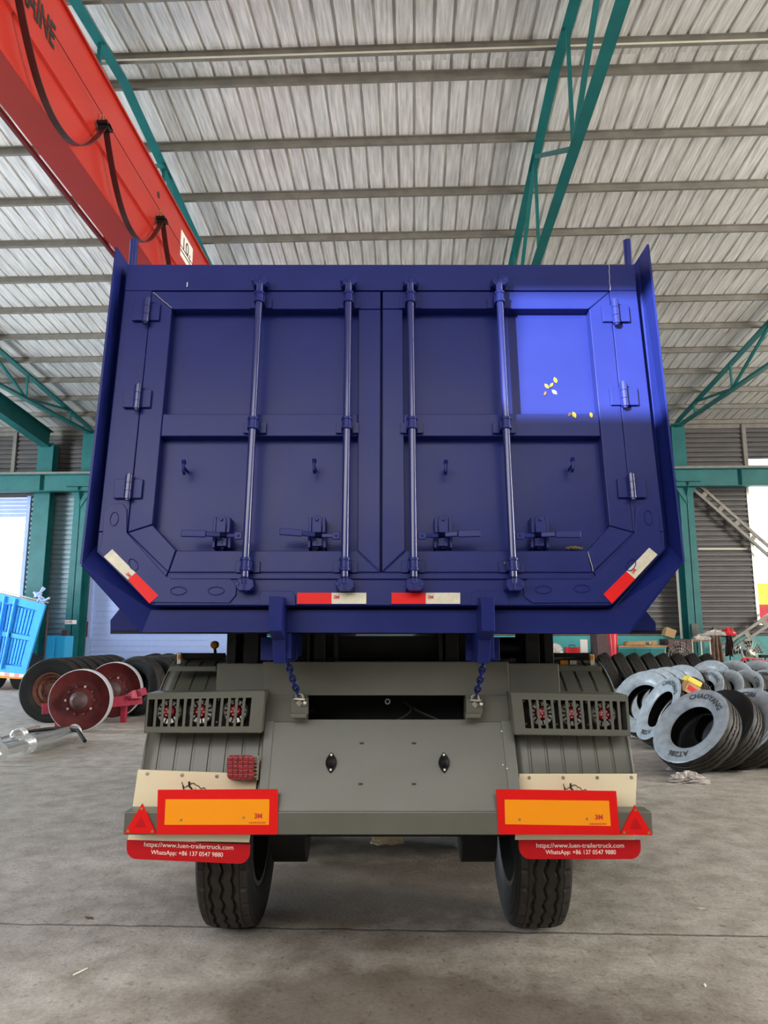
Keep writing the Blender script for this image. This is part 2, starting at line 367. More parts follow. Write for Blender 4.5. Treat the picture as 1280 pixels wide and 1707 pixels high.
# window 1 (left daylight opening) with its half rolled shutter
mb = MB(); mb.box(xo1-0.08, xo1+0.06, YB-0.12, YB+0.08, 0, wL1.z+0.8); z = wL1.z
while z < wL1.z+0.75: mb.box(xo0, xo1, YB-0.02, YB+0.02, z, z+0.14); z += 0.15
struct('window_1', mb, 'wallblue')
# window 2 (right) frame, glass
mb = MB(); a, b_ = wr.x, wr.x+5.2
for x in (a, a+1.7, a+3.4, b_): mb.box(x-0.05, x+0.05, YB-0.08, YB+0.05, wrb.z, wr.z)
for z in (wrb.z, W(1260, 968, YB).z, W(1250, 900, YB).z, W(1245, 833, YB).z, wr.z): mb.box(a, b_, YB-0.06, YB+0.04, z-0.04 if z < wr.z else z-0.05, z+0.03)
wi = struct('window_2', mb, 'galv')
mb = MB(); mb.box(a, b_, YB-0.01, YB, wrb.z, wr.z); put('window_pane', mb, 'glass', wi)
# side walls and front wall, with an unseen high opening cut to shape the sun patch
for X in (XL, XR):
    m2 = MB(); m2.box(X-0.05, X+0.05, YF, YB, 0, 11.0); struct('wall_left' if X < 0 else 'wall_right', m2, 'wall')
tl = [D(828, 484), D(1118, 455), D(1118, 690), D(828, 690)]
bk = []
for p in tl:
    pw = RW @ p; k = (YF-pw.y)/SUN_W.y; bk.append(pw+SUN_W*k)
hx0 = (bk[0].x+bk[3].x)/2; hx1 = (bk[1].x+bk[2].x)/2+0.2; hz1 = bk[0].z; hz0 = (bk[2].z+bk[3].z)/2
mb = MB()
for (x0, x1, z0, z1) in ((XL, hx0, 0, 9.6), (hx1, XR, 0, 9.6), (hx0, hx1, 0, hz0), (hx0, hx1, hz1, 9.6)):
    mb.box(x0, x1, YF-0.1, YF, z0, z1)
struct('wall_front', mb, 'wall')
# rear outdoor ground beyond the openings is the floor slab itself; a yellow and red hoarding stands outside the right window
mb = MB(); mb.box(11.5, 22, 31, 31.1, 0, 3.6); mb.box(12.6, 22, 30.98, 31.0, 1.2, 2.7, 1)
tag(put('hoarding', mb, ['yellow', 'redp']), 'yellow and red hoarding outside the window at right', 'hoarding')

# columns on the back wall
def column(x, label):
    r = thing('steel_column', (x, YB-0.55, 0), label, 'column', 'columns along the back wall')
    mb = MB(); y0, y1 = YB-0.95, YB-0.35
    mb.box(x-0.24, x+0.24, y0, y0+0.025, 0, 6.65); mb.box(x-0.24, x+0.24, y1-0.025, y1, 0, 6.65); mb.box(x-0.015, x+0.015, y0, y1, 0, 6.65)
    put('lower_shaft', mb, 'teal', r)
    mb = MB(); mb.box(x-0.24, x+0.24, YB-0.62, YB-0.60, 6.65, 9.1); mb.box(x-0.24, x+0.24, YB-0.32, YB-0.30, 6.65, 9.1); mb.box(x-0.012, x+0.012, YB-0.6, YB-0.32, 6.65, 9.1)
    put('upper_shaft', mb, 'teal', r)
    mb = MB(); mb.prism([(x+0.012, y0-0.01, 6.05), (x+0.012, y0-0.01, 6.85), (x+0.50, y0-0.01, 6.85)], (0, -0.03, 0)); mb.prism([(x-0.012, y0-0.01, 6.05), (x-0.5, y0-0.01, 6.85), (x-0.012, y0-0.01, 6.85)], (0, -0.03, 0))
    mb.box(x-0.42, x+0.42, y0-0.35, y0+0.02, 6.80, 6.86); mb.prism([(x-0.01, y0, 6.2), (x-0.01, y0-0.34, 6.8), (x-0.01, y0, 6.8)], (0.02, 0, 0))
    put('corbel', mb, 'teal', r)
    return r
xs = [-11.9, -4.8, 2.4, 9.75]
cols = [column(W(127, 950, YB-0.9).x, 'teal steel column left of the pale blue roller shutter'),
        column(W(1152, 950, YB-0.9).x, 'teal steel column on the back wall right of the tipper body')]
xs[0] = cols[0].location.x; xs[3] = cols[1].location.x
mb = MB(); xg = W(66, 900, YB-0.6).x
mb.box(xg-0.30, xg+0.30, YB-0.7, YB-0.67, 0, 8.6); mb.box(xg-0.30, xg+0.30, YB-0.32, YB-0.3, 0, 8.6); mb.box(xg-0.015, xg+0.015, YB-0.68, YB-0.3, 0, 8.6)
r = thing('steel_column', (xg, YB-0.5, 0), 'teal steel column beside the daylight opening at far left', 'column', 'columns along the back wall')
put('shaft', mb, 'teal', r)
mb = MB()
g0 = V3((xg, YB-0.5, 8.75)); g1 = V3((xg, 12.0, 10.0))
for s_ in (-1, 1): mb.bar(g0+V3((0, 0, 0.32*s_)), g1+V3((0, 0, 0.32*s_)), 0.34, 0.025)
mb.bar(g0, g1, 0.02, 0.64)
r = thing('roof_rafter', (xg, YB-1, 8.4), 'deep teal I-beam rafter sloping down to the far left column', 'rafter'); put('beam', mb, 'teal', r)
# runway beam of the crane
mb = MB(); yb = YB-1.15; zr0 = W(60, 820, yb).z; zr1 = W(60, 792, yb).z
mb.box(XL, XR, yb-0.16, yb+0.16, zr0, zr0+0.02); mb.box(XL, XR, yb-0.2, yb+0.2, zr1-0.02, zr1); mb.box(XL, XR, yb-0.006, yb+0.006, zr0, zr1)
x = XL+1.2
while x < XR: mb.box(x-0.006, x+0.006, yb-0.15, yb, zr0, zr1); x += 3.6
r = thing('runway_beam', (0, yb, zr0), 'long teal crane runway beam along the back wall columns', 'beam'); put('beam', mb, 'teal', r)
mb = MB(); mb.box(XL, XR, yb-0.04, yb+0.04, zr1, zr1+0.11); put('rail', mb, 'purlin', r)

# roof trusses
def truss(x, label):
    r = thing('roof_truss', (x, RIDGE, 8.5), label, 'truss', 'teal roof trusses')
    def lo(y):
        d = abs(y-RIDGE); return 8.55 if d < 2.2 else 8.55+(d-2.2)*0.036
    def hi(y): return roof_z(y)-0.22
    ends = (YB-0.5, RIDGE, YF+0.3)
    mb = MB()
    for a, b in ((ends[0], ends[1]), (ends[1], ends[2])):
        mb.bar((x, a, hi(a)), (x, b, hi(b)), 0.022, 0.13); mb.bar((x, a, hi(a)-0.06), (x, b, hi(b)-0.06), 0.17, 0.014)
    put('top_chord', mb, 'teal', r)
    mb = MB(); ys = [YB-0.5, 20, RIDGE+2.2, RIDGE-2.2, 0, YF+0.3]
    for a, b in zip(ys, ys[1:]):
        mb.bar((x, a, lo(a)), (x, b, lo(b)), 0.022, 0.12); mb.bar((x, a, lo(a)-0.055), (x, b, lo(b)-0.055), 0.17, 0.014)
    put('bottom_chord', mb, 'teal', r)
    y = RIDGE; k = 0; step = 2.9; nodes = [RIDGE-0.9 + step*i for i in range(-5, 6)]
    for i in range(len(nodes)-1):
        a, b = nodes[i], nodes[i+1]
        if a < YF+0.4 or b > YB-0.4: continue
        up = (i % 2 == 0)
        mb = MB(); mb.bar((x, a, hi(a) if up else lo(a)), (x, b, lo(b) if up else hi(b)), 0.07, 0.07); put('web_member', mb, 'teal', r)
        mb = MB(); mb.bar((x, b, lo(b)), (x, b, hi(b)), 0.055, 0.055); put('post_member', mb, 'teal', r)
    return r
truss(xs[0], 'teal lattice roof truss ending above the left column')
truss(xs[1], 'teal lattice roof truss running along the red crane girder')
truss(xs[2], 'teal lattice roof truss crossing above the right half of the blue doors')
truss(xs[3], 'teal lattice roof truss at the right, ending above the right column')

# braces in the right bay
def brace(p0, p1, label):
    r = thing('wall_brace', tuple(p1 if p1.z < p0.z else p0), label, 'brace')
    mb = MB(); d = (p1-p0).normalized(); n = d.cross(V3((0, 1, 0))).normalized()
    for s_ in (-1, 1): mb.bar(p0+n*0.13*s_, p1+n*0.13*s_, 0.09, 0.10, up=n)
    L_ = (p1-p0).length; k = 0.4
    while k < L_: mb.bar(p0+d*k-n*0.13, p0+d*k+n*0.13, 0.05, 0.16, up=d); k += 0.75
    put('strut', mb, 'purlin', r); return r
brace(W(1160, 812, YB-0.5), W(1330, 962, YB-0.5), 'grey battened brace running down right from the column head')
brace(W(1172, 1108, YB-0.5), W(1330, 1000, YB-0.5), 'grey brace rising to the right behind the bicycle')
# pipes and rails on the back wall
mb = MB(); px_ = W(1131, 940, YB-0.18).x-0.04; mb.cyl((px_, YB-0.18, 6.0), (px_, YB-0.18, 0.0), 0.075, n=12)
tag(put('drain_pipe', mb, 'pale'), 'pale pipe beside the right teal column', 'pipe')
mb = MB(); x = W(74, 900, YB-0.2).x; mb.cyl((x, YB-0.2, 0.0), (x, YB-0.2, 6.4), 0.05, n=10); mb.cyl((x+0.16, YB-0.2, 0.0), (x+0.16, YB-0.2, 6.4), 0.04, n=10)
tag(put('conduit_pipe', mb, 'pale'), 'pair of thin pale pipes beside the far left column', 'pipe')
mb = MB(); mb.bar(W(1163, 915, YB-0.08), W(1245, 915, YB-0.08), 0.05, 0.06)
tag(put('wall_rail', mb, 'pale'), 'thin white rail across the ribbed wall right of the column', 'rail')
mb = MB()
for px in (26, 1240, 400):
    x = W(px, 730, YB-0.1).x; mb.box(x-0.07, x+0.07, YB-0.14, YB-0.04, zr1, EAVE-0.2)
struct('trim_2', mb, 'purlin')
mb = MB(); mb.box(XL, XR, YB-0.06, YB-0.03, EAVE-0.33, EAVE-0.02); struct('trim_3', mb, 'purlin')
# sticker on the left column
mb = MB(); p = W(118, 1037, YB-0.96); mb.obox(p, 0.42, 0.14, 0.004, (1, 0, 0), (0, 0, 1), (0, -1, 0)); mb.text('drift', p+V3((-0.19, -0.004, -0.04)), (1, 0, 0), (0, 0, 1), 0.10, 1, bold=0.02)
st = put('column_sticker', mb, ['paper', 'redp'], cols[0])

# ================================================================== OVERHEAD CRANE
gx, gz0, gz1 = -3.80, 6.85, 8.38
r = thing('overhead_crane', (gx-0.15, 10, gz0), 'big red overhead crane girder with hanging flat cable loops', 'crane')
mb = MB(); ys = (YF+1.2, YB-1.3)
sec = [(gx, gz0+0.04), (gx, gz1-0.03), (gx-0.30, gz1-0.03), (gx-0.30, gz0+0.04)]
mb.prism([(x, ys[0], z) for x, z in sec], (0, ys[1]-ys[0]-2.2, 0))
e = ys[1]; mb.loft([(x, e-2.2, z) for x, z in sec], [(x, e, max(z, zr1+0.2)) for x, z in sec])
mb.box(gx-0.36, gx+0.035, ys[0], e-0.1, gz1-0.03, gz1); mb.box(gx-0.36, gx+0.035, ys[0], e-2.3, gz0, gz0+0.04)
put('girder', mb, 'crane', r, bevel=0.004)
mb = MB(); mb.prism([(gx, ys[0], 7.38), (gx+0.035, ys[0], 7.40), (gx, ys[0], 7.45)], (0, ys[1]-ys[0]-2.4, 0)); put('web_stiffener', mb, 'crane', r)
mb = MB(); mb.box(gx-0.35, gx+0.30, e-0.30, e+0.30, zr1+0.13, zr1+0.45); mb.cyl((gx-0.9, e, zr1+0.2), (gx-0.75, e, zr1+0.2), 0.15)
mb.box(gx-1.3, gx+1.2, e-0.12, e+0.12, zr1+0.14, zr1+0.44); put('end_carriage', mb, 'crane', r)
mb = MB(); mb.cyl((gx+0.05, ys[0], 7.79), (gx+0.05, e-3, 7.79), 0.006, n=6); put('festoon_wire', mb, 'craneline', r)
mb = MB(); mb.bar((gx-0.50, ys[0], 6.95), (gx-0.50, e-3, 6.95), 0.045, 0.05); put('side_conduit', mb, 'craneline', r)
for y in (3.0, 6.05, 9.1, 12.2, 15.3):
    mb = MB(); mb.bar((gx-0.30, y, 7.02), (gx-0.52, y, 7.02), 0.06, 0.05); mb.bar((gx-0.50, y, 6.95), (gx-0.50, y, 7.08), 0.06, 0.05); put('conduit_bracket', mb, 'craneline', r)
cx = gx+0.12
for i in range(9):
    y = 7.60+(i-3)*2.0
    mb = MB(); mb.cyl((cx-0.06, y, 7.79), (cx-0.06, y, 7.70), 0.012, n=8, m=1); mb.box(cx-0.09, cx+0.04, y-0.09, y+0.09, 7.60, 7.64)
    mb.cyl((cx-0.09, y, 7.60), (cx+0.04, y, 7.60), 0.05, n=12); mb.bar((cx-0.06, y, 7.74), (cx-0.06, y, 7.62), 0.03, 0.03, m=1)
    put('cable_trolley', mb, ['dark', 'brass'], r)
    if i < 8:
        path = []
        for k in range(25):
            t = k/24; s = abs(2*t-1); path.append((cx-0.02, y+0.02+1.96*(0.5+0.5*(2*t-1)*(0.86+0.14*s)), 7.60-0.80*(1-s**2.4)))
        mb = MB(); mb.tube(path, 0, flat=((1, 0, 0), 0.075, 0.012)); put('cable_loop', mb, 'cable', r)
# lettering and load plate on the web
def WX(px, py, X): return hit(RW @ ray(px, py), V3((X, 0, 0)), V3((1, 0, 0)))
p = WX(90, 78, gx); p0 = WX(33, -18, gx)
mb = MB(); mb.text('RAINE', (gx+0.004, p.y, 7.70), (0, 1, 0), (0, 0, 1), 0.27, 0, bold=0.03, lift=0.002, width=(p.y-p0.y), align='R'); put('lettering', mb, 'print', r)
a = WX(301, 400, gx); b = WX(319, 400, gx)
za, zb = WX(301, 381, gx).z, WX(301, 427, gx).z
mb = MB(); mb.box(gx, gx+0.008, a.y, b.y+0.08, zb, za); mb.text('10', (gx+0.010, a.y+0.12, zb+(za-zb)*0.36), (0, 1, 0), (0, 0, 1), (za-zb)*0.50, 1, bold=0.01, width=(b.y-a.y)*0.52)
mb.text('t', (gx+0.010, a.y+(b.y-a.y)*0.80, zb+(za-zb)*0.30), (0, 1, 0), (0, 0, 1), (za-zb)*0.36, 1); mb.bar((gx+0.010, a.y, zb+(za-zb)*0.22), (gx+0.010, b.y+0.08, zb+(za-zb)*0.22), 0.003, 0.02, m=1)
put('load_plate', mb, ['paper', 'print'], r)
q = WX(264, 325, gx); mb = MB(); mb.disc((gx+0.002, q.y, q.z), (1, 0, 0), 0.05, 0.006, m=0); put('access_hole', mb, 'print', r)

# ================================================================== THE TIPPER TRAILER
root = thing('tipper_trailer', (0, 3.4, 0), 'blue tipping dump trailer with closed rear doors on grey chassis', 'trailer')
root.location = RW @ V3((0, 3.4, 0)); root.rotation_euler = (0, 0, YAW)
def PD(mb, poly, o0, o1, m=0): return mb.prism([D(x, y, o1) for x, y in poly], DN*(o0-o1), m)
def PT(mb, poly, y0, y1, m=0): return mb.prism([T(x, y, y0) for x, y in poly], V3((0, y1-y0, 0)), m)
# rear frame
mb = MB()
PD(mb, [(212, 441), (1059, 441), (1061, 484), (208, 484)], -0.12, 0.0)
PD(mb, [(208, 484.5), (253, 484.5), (212, 886), (164, 886)], -0.12, -0.001)
PD(mb, [(1061, 484.5), (1016, 484.5), (1056, 886), (1107, 886)], -0.12, -0.001)
PD(mb, [(164, 886.5), (211, 886.5), (280, 953), (255, 1009), (249, 1006), (161, 920)], -0.12, -0.001)
PD(mb, [(1107, 886.5), (1057, 886.5), (990, 953), (1015, 1009), (1022, 1006), (1109, 916)], -0.12, -0.001)
PD(mb, [(255, 1009), (281, 954), (989, 954), (1015, 1009)], -0.12, -0.002)
PD(mb, [(225, 450), (1048, 450), (1096, 900), (1012, 1004), (258, 1004), (174, 900)], -0.135, -0.121)
put('rear_frame', mb, 'blue', root, bevel=0.003)
# flared collar round the frame
inner = [(211, 436), (162, 908), (252, 1017), (1018, 1017), (1112, 908), (1064, 430)]
outer = [(195.5, 411.5), (136.5, 941), (237, 1053.5), (1049, 1056), (1138.5, 937.5), (1078.5, 407)]
io = [-0.055]*6; oo = [0.07, 0.05, -0.06, -0.06, 0.05, 0.07]
mb = MB(); A = [D(x, y, o) for (x, y), o in zip(inner, io)]; B = [D(x, y, o) for (x, y), o in zip(outer, oo)]
for i in range(5):
    n = (A[i+1]-A[i]).cross(B[i]-A[i]).normalized()*0.010
    if n.y < 0: n = -n
    mb.prism([A[i], A[i+1], B[i+1], B[i]], n)
fr = [(213, 442), (163, 905), (255, 1008), (1015, 1008), (1107, 905), (1058, 442)]
Fp = [D(x, y, 0.0)-DN*0.112 for x, y in fr]; ctr = sum(Fp, V3())/6; Fp = [p+(ctr-p).normalized()*0.03 for p in Fp]
for i in range(5): mb.prism([Fp[i], Fp[i+1], A[i+1], A[i]], (0, 0.008, 0))
put('rear_collar', mb, 'blue', root)
# tub behind the frame
mb = MB(); base = [D(x, y, -0.13) for x, y in [(222, 450), (172, 905), (262, 1014), (1010, 1014), (1102, 905), (1052, 450)]]
for i in range(5): mb.prism([base[i], base[i+1], base[i+1]+V3((0, 5.6, 0)), base[i]+V3((0, 5.6, 0))], V3((0, 0, 0.006)) if i == 2 else V3((0.006 if i < 2 else -0.006, 0, 0)))
c0, c1 = base[0], base[5]
mb.prism([c0+V3((0, 5.6, 0)), c1+V3((0, 5.6, 0)), base[4]+V3((0, 5.6, 0)), base[3]+V3((0, 5.6, 0)), base[2]+V3((0, 5.6, 0)), base[1]+V3((0, 5.6, 0))], (0, 0.01, 0))
put('tub', mb, 'blue', root)
mb = MB(); PT(mb, [(200, 1014), (184, 1034), (184, 1052.5), (262, 1052.5), (262, 1014)], 3.45, 3.46); put('side_gusset', mb, 'blue', root)
mb = MB(); PT(mb, [(1076, 1018), (1093, 1038), (1093, 1053), (1030, 1054), (1030, 1018)], 3.45, 3.46); put('side_gusset', mb, 'blue', root)
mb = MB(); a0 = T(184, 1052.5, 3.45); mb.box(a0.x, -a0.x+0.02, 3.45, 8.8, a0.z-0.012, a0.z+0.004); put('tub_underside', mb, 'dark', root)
for px in (222, 1047):
    mb = MB(); p = T(px, 430, 3.36); q = T(px, 401, 3.36); mb.cyl(V3((p.x, 3.36, p.z-0.5)), V3((p.x, 3.36, q.z)), 0.020, n=14); mb.obox(V3((p.x*0.985, 3.36, p.z-0.25)), 0.06, 0.12, 0.05, (1, 0, 0), (0, 0, 1), (0, -1, 0)); put('top_post', mb, 'blue', root)

def door(name, s):
    # s = -1 left door, +1 right door ; polygons in photo pixels on the leaning face
    mb = MB()
    if s < 0:
        top = [(254, 486), (634.5, 486), (634.5, 515), (287, 515)]; hin = [(253, 487), (286.5, 515.5), (254, 874), (213, 887)]
        cor = [(213, 888), (254, 875), (293, 917), (280, 954)]; bot = [(281, 954), (294, 918), (596, 918), (633.5, 954)]
        mee = [(634.5, 516), (597.5, 516), (595.5, 917), (633.5, 953)]; mid = [(271.5, 690), (596, 690), (596, 727), (268, 727)]
        pan = [(285, 513), (600, 513), (598, 920), (292, 920), (252, 876)]
    else:
        top = [(637.5, 486), (1015, 486), (981, 514.5), (637.5, 514.5)]; hin = [(1015.5, 487), (1056, 887), (1016, 876), (982, 515.5)]
        cor = [(1056, 888), (988, 954), (980, 917), (1016, 877)]; bot = [(987, 954), (979, 918), (676, 918), (637, 954)]
        mee = [(637.5, 515.5), (671, 515.5), (675.5, 917), (637, 953)]; mid = [(672.5, 690), (998, 690), (1001, 727), (673, 727)]
        pan = [(669, 513), (984, 513), (1018, 878), (981, 920), (673, 920)]
    for p in (top, hin, cor, bot, mee): PD(mb, p, -0.06, 0.004)
    PD(mb, mid, -0.06, 0.0)
    d = put(name, mb, 'blue', root, bevel=0.0035)
    mb = MB(); PD(mb, pan, -0.065, -0.052); put('door_panel', mb, 'blue', d)
    return d
dl, drr = door('rear_door', -1), door('rear_door', 1)
# shallow step under the doors
mb = MB(); PD(mb, [(282, 956), (988, 956), (986, 965), (284, 965)], -0.01, 0.010); put('door_sill', mb, 'blue', root, bevel=0.002)

# hinges
def hinge(px, py, dd, s, tall=40):
    mb = MB(); o = 0.030; dpx = tall/2
    top, bot = D(px+s*(-dpx*0.10), py-dpx, o), D(px+s*(dpx*0.10), py+dpx, o); L_ = bot-top
    for k in range(3):
        a = top+L_*(k/3+0.01); b = top+L_*((k+1)/3-0.01); mb.cyl(a, b, 0.0165, n=16)
    mb.cyl(top-L_*0.05, bot+L_*0.05, 0.010, n=12)
    put('hinge_barrel', mb, 'bluegloss', dd)
    mb = MB()
    for q in (-1, 1):
        c = D(px+q*13, py+3, 0.012); mb.obox(c, 0.055, 0.088, 0.012)
    put('hinge_plate', mb, 'blue', dd, bevel=0.002)
for (x, y) in ((244, 518), (229, 662), (214, 812)): hinge(x, y, dl, -1)
for (x, y) in ((1026, 520), (1040, 658), (1053, 811)): hinge(x, y, drr, 1)

# locking rods, their brackets, cams and handles
def lock_rod(dd, xt, xb, s):
    def X(py): return xt+(xb-xt)*(py-480)/(965-480)
    mb = MB(); mb.cyl(D(X(474), 474, 0.065), D(X(962), 962, 0.065), 0.0165, n=18); rod = put('locking_rod', mb, 'bluegloss', dd)
    for py in (496, 706, 941):
        c = D(X(py), py, 0.065); mb = MB()
        for dz in (-0.022, 0.022): mb.cyl(c+DU*(dz-0.006), c+DU*(dz+0.006), 0.024, n=18)
        mb.cyl(c-DU*0.022, c+DU*0.022, 0.0205, n=18)
        for q in (-1, 1):
            b = c-DN*0.055+DX*q*0.036; mb.obox(b, 0.032, 0.050, 0.010); mb.obox(c-DN*0.028+DX*q*0.021, 0.008, 0.050, 0.055)
        put('rod_bracket', mb, 'blue', dd, bevel=0.0015)
    for py, up in ((468, 1), (974, -1)):
        c = D(X(py), py, 0.05); mb = MB()
        mb.obox(c-DN*0.03+DX*0.022, 0.026, 0.045, 0.05); mb.obox(c-DN*0.03-DX*0.024, 0.022, 0.040, 0.045)
        mb.prism([c+DX*x+DU*z+DN*0.012 for x, z in ((-0.034, -0.010), (-0.022, -0.028), (0.024, -0.028), (0.040, -0.012), (0.036, 0.016), (0.012, 0.026), (-0.030, 0.020))], -DN*0.026)
        mb.cyl(c+DX*(-0.030*s*-1)+DN*0.014, c+DX*(-0.030*s*-1)-DN*0.05, 0.011, n=12)
        mb.cyl(c-DU*0.035*up, c+DU*0.0*up, 0.017, n=14)
        mb.obox(c-DU*up*0.002+DN*0.01, 0.006, 0.06, 0.02)
        put('rod_cam', mb, 'blue', dd, bevel=0.002)
    return X
def latch(dd, rx, bx, hx, s, hy=885, ang=0.0):
    # rx rod px, bx bracket px, hx far end of handle px; s = side the handle points to
    mb = MB(); c = D(rx, 893, 0.065); b = D(bx, 893, 0.05)
    mb.obox(c+DX*s*0.038, 0.034, 0.034, 0.010); mb.cyl(c+DX*s*0.038+DN*0.003, c+DX*s*0.038+DN*0.010, 0.006, n=10)
    mb.bar(c+DX*s*0.05, b-DX*s*0.02, 0.012, 0.018, up=DU)
    p0 = b+DX*s*0.01+DU*0.004; p1 = D(hx-s*-0 if False else hx, hy+ang, 0.075); k = p0+(p1-p0)*0.36+DN*0.006
    mb.bar(p0, k, 0.013, 0.022, up=DU); mb.bar(k, p1, 0.012, 0.030, up=DU)
    put('latch_handle', mb, 'blue', dd, bevel=0.003)
    mb = MB(); u = D(bx, 877, 0.0)
    for q in (-1, 1): mb.obox(u+DX*q*0.030-DN*0.012, 0.014, 0.070, 0.07)
    mb.obox(u-DN*0.046, 0.075, 0.075, 0.008)
    pl = [u+DX*x+DU*z+DN*0.032 for x, z in [(-0.021, -0.036), (0.021, -0.036)]+[(0.021*math.cos(a), 0.020+0.021*math.sin(a)) for a in [R(k) for k in range(0, 181, 20)]]]
    mb.prism(pl, -DN*0.010); mb.cyl(u+DU*0.022+DN*0.032, u+DU*0.022+DN*0.040, 0.008, n=12)
    put('latch_bracket', mb, 'blue', dd, bevel=0.002)
    mb = MB(); l = D(bx, 905, 0.0)
    mb.obox(l-DN*0.03, 0.010, 0.05, 0.05); mb.obox(l+DN*0.010, 0.040, 0.034, 0.012)
    for q in (-1, 1): mb.obox(l+DX*q*0.034-DN*0.012, 0.010, 0.052, 0.07)
    mb.obox(l-DU*0.004+DN*0.017, 0.008, 0.009, 0.003, m=1)
    put('latch_catch', mb, ['blue', 'print'], dd, bevel=0.001)
for (dd, xt, xb, s) in ((dl, 433, 408, -1), (dl, 581, 574.5, -1), (drr, 684, 690, 1), (drr, 832, 856, 1)): lock_rod(dd, xt, xb, s)
latch(dl, 412, 371, 302, -1, 886, 3); latch(dl, 575, 529, 466, -1, 886, 0); latch(drr, 689, 738, 801, 1, 888, 1); latch(drr, 852, 898, 968, 1, 888, 3)
def hook(dd, px, py, s):
    mb = MB(); c = D(px, py, -0.052)
    mb.cyl(c, c+DN*0.07, 0.006, n=10); mb.tube([c+DN*0.07+DU*0.022, c+DN*0.075, c+DN*0.07-DU*0.018, c+DN*0.05-DU*0.026], 0.007, n=8); mb.cyl(c+DN*0.066+DU*0.016, c+DN*0.078+DU*0.028, 0.010, n=10)
    put('tie_hook', mb, 'blue', dd)
for dd, px, py in ((dl, 313, 787), (dl, 526, 785), (drr, 741, 787), (drr, 948, 783)): hook(dd, px, py, 1)

# corner reinforcing plates with plug-welded ovals
def rounded(pts): return pts
mb = MB()
PD(mb, [(170, 905), (173, 856), (178, 845), (190, 839), (204, 840), (211, 848), (211, 888), (278, 962), (384, 965), (394, 975), (393, 992), (382, 1005), (249, 1004), (163, 916)], -0.002, 0.006)
put('corner_plate', mb, 'blue', root, bevel=0.0015)
mb = MB()
PD(mb, [(1101, 905), (1098, 858), (1090, 843), (1074, 837), (1060, 842), (1058, 890), (990, 962), (880, 964), (871, 975), (874, 995), (888, 1005), (1021, 1004), (1108, 914)], -0.002, 0.006)
put('corner_plate', mb, 'blue', root, bevel=0.0015)
def oval(px, py, a, b, rot=0):
    c = D(px, py, 0.008); mb = MB(); path = []
    for i in range(24):
        t = 2*PI*i/24; x, z = a*math.cos(t), b*math.sin(t); path.append(c+DX*(x*math.cos(rot)-z*math.sin(rot))+DU*(x*math.sin(rot)+z*math.cos(rot)))
    mb.tube(path, 0.0022, n=6, closed=True); put('plug_weld', mb, 'blue', root)
for (x, y, a, b, rt) in ((190, 865, 0.018, 0.031, 0), (222, 941, 0.016, 0.028, 0.6), (297, 985, 0.034, 0.017, 0), (360, 985, 0.034, 0.017, 0), (1081, 863, 0.017, 0.032, 0), (1052, 942, 0.016, 0.028, -0.6), (906, 983, 0.034, 0.016, 0), (970, 981, 0.034, 0.016, 0)): oval(x, y, a, b, rt)
# weld seams
def seam(pts, o, rr=0.0016, m='blue'):
    mb = MB(); P = []
    for (a, b) in zip(pts, pts[1:]):
        for k in range(8):
            t = k/8; p = D(a[0]+(b[0]-a[0])*t, a[1]+(b[1]-a[1])*t, o); P.append(p+V3((random.uniform(-1, 1), 0, random.uniform(-1, 1)))*0.0015)
    P.append(D(*pts[-1], o)); mb.tube(P, rr, n=5); put('weld_seam', mb, m, root)
seam([(255, 487), (286, 513)], 0.005, 0.0011, 'white'); seam([(640, 488), (670, 513)], 0.005, 0.0010); seam([(1013, 488), (983, 513)], 0.005, 0.0014); seam([(596, 919), (632, 953)], 0.005, 0.003); seam([(675, 919), (639, 953)], 0.005, 0.003); seam([(980, 919), (989, 953)], 0.005, 0.0012, 'white')
seam([(1015, 441), (1017, 484)], 0.001, 0.0012, 'white')

# reflective tapes
def tape(poly_a, poly_b, ma, mb_, o, tpos=None, txa=None, tya=None):
    mb = MB(); PD(mb, poly_a, o, o+0.002, 0); PD(mb, poly_b, o, o+0.002, 1)
    if tpos: mb.text('3M', D(*tpos, o+0.003), txa, tya, 0.014, 2, bold=0.03)
    put('reflective_tape', mb, [ma, mb_, 'redprint'], root)
tape([(173, 928), (187, 915.6), (226, 954.7), (213, 966)], [(213, 966), (226, 954.7), (264, 992.6), (249, 1006)], 'white', 'red', 0.006, (209, 957), (D(226, 954.7)-D(187, 915.6)), (D(187, 915.6)-D(173, 928)))
tape([(1082, 913), (1096, 924.5), (1058.6, 965), (1044, 952.6)], [(1044, 952.6), (1058.6, 965), (1020, 1006), (1005.8, 990.6)], 'white', 'red', 0.006, (1055, 957), (D(1082, 913)-D(1044, 952.6)), (D(1044, 952.6)-D(1058.6, 965)))
tape([(495.5, 988), (552.7, 988), (552.7, 1006.5), (495, 1006.5)], [(552.7, 988), (610.5, 988), (610.5, 1006.5), (552.7, 1006.5)], 'red', 'white', 0.002, (556, 998), DX, DU)
tape([(652.6, 988), (709.7, 988), (709.7, 1006.5), (652.6, 1006.5)], [(709.7, 988), (767, 988), (767, 1006.5), (709.7, 1006.5)], 'red', 'white', 0.002, (713, 998), DX, DU)
mb = MB(); mb.text('1', D(311, 478, 0.001), DX, DU, 0.026, 0); put('chalk_mark', mb, 'paper', root)

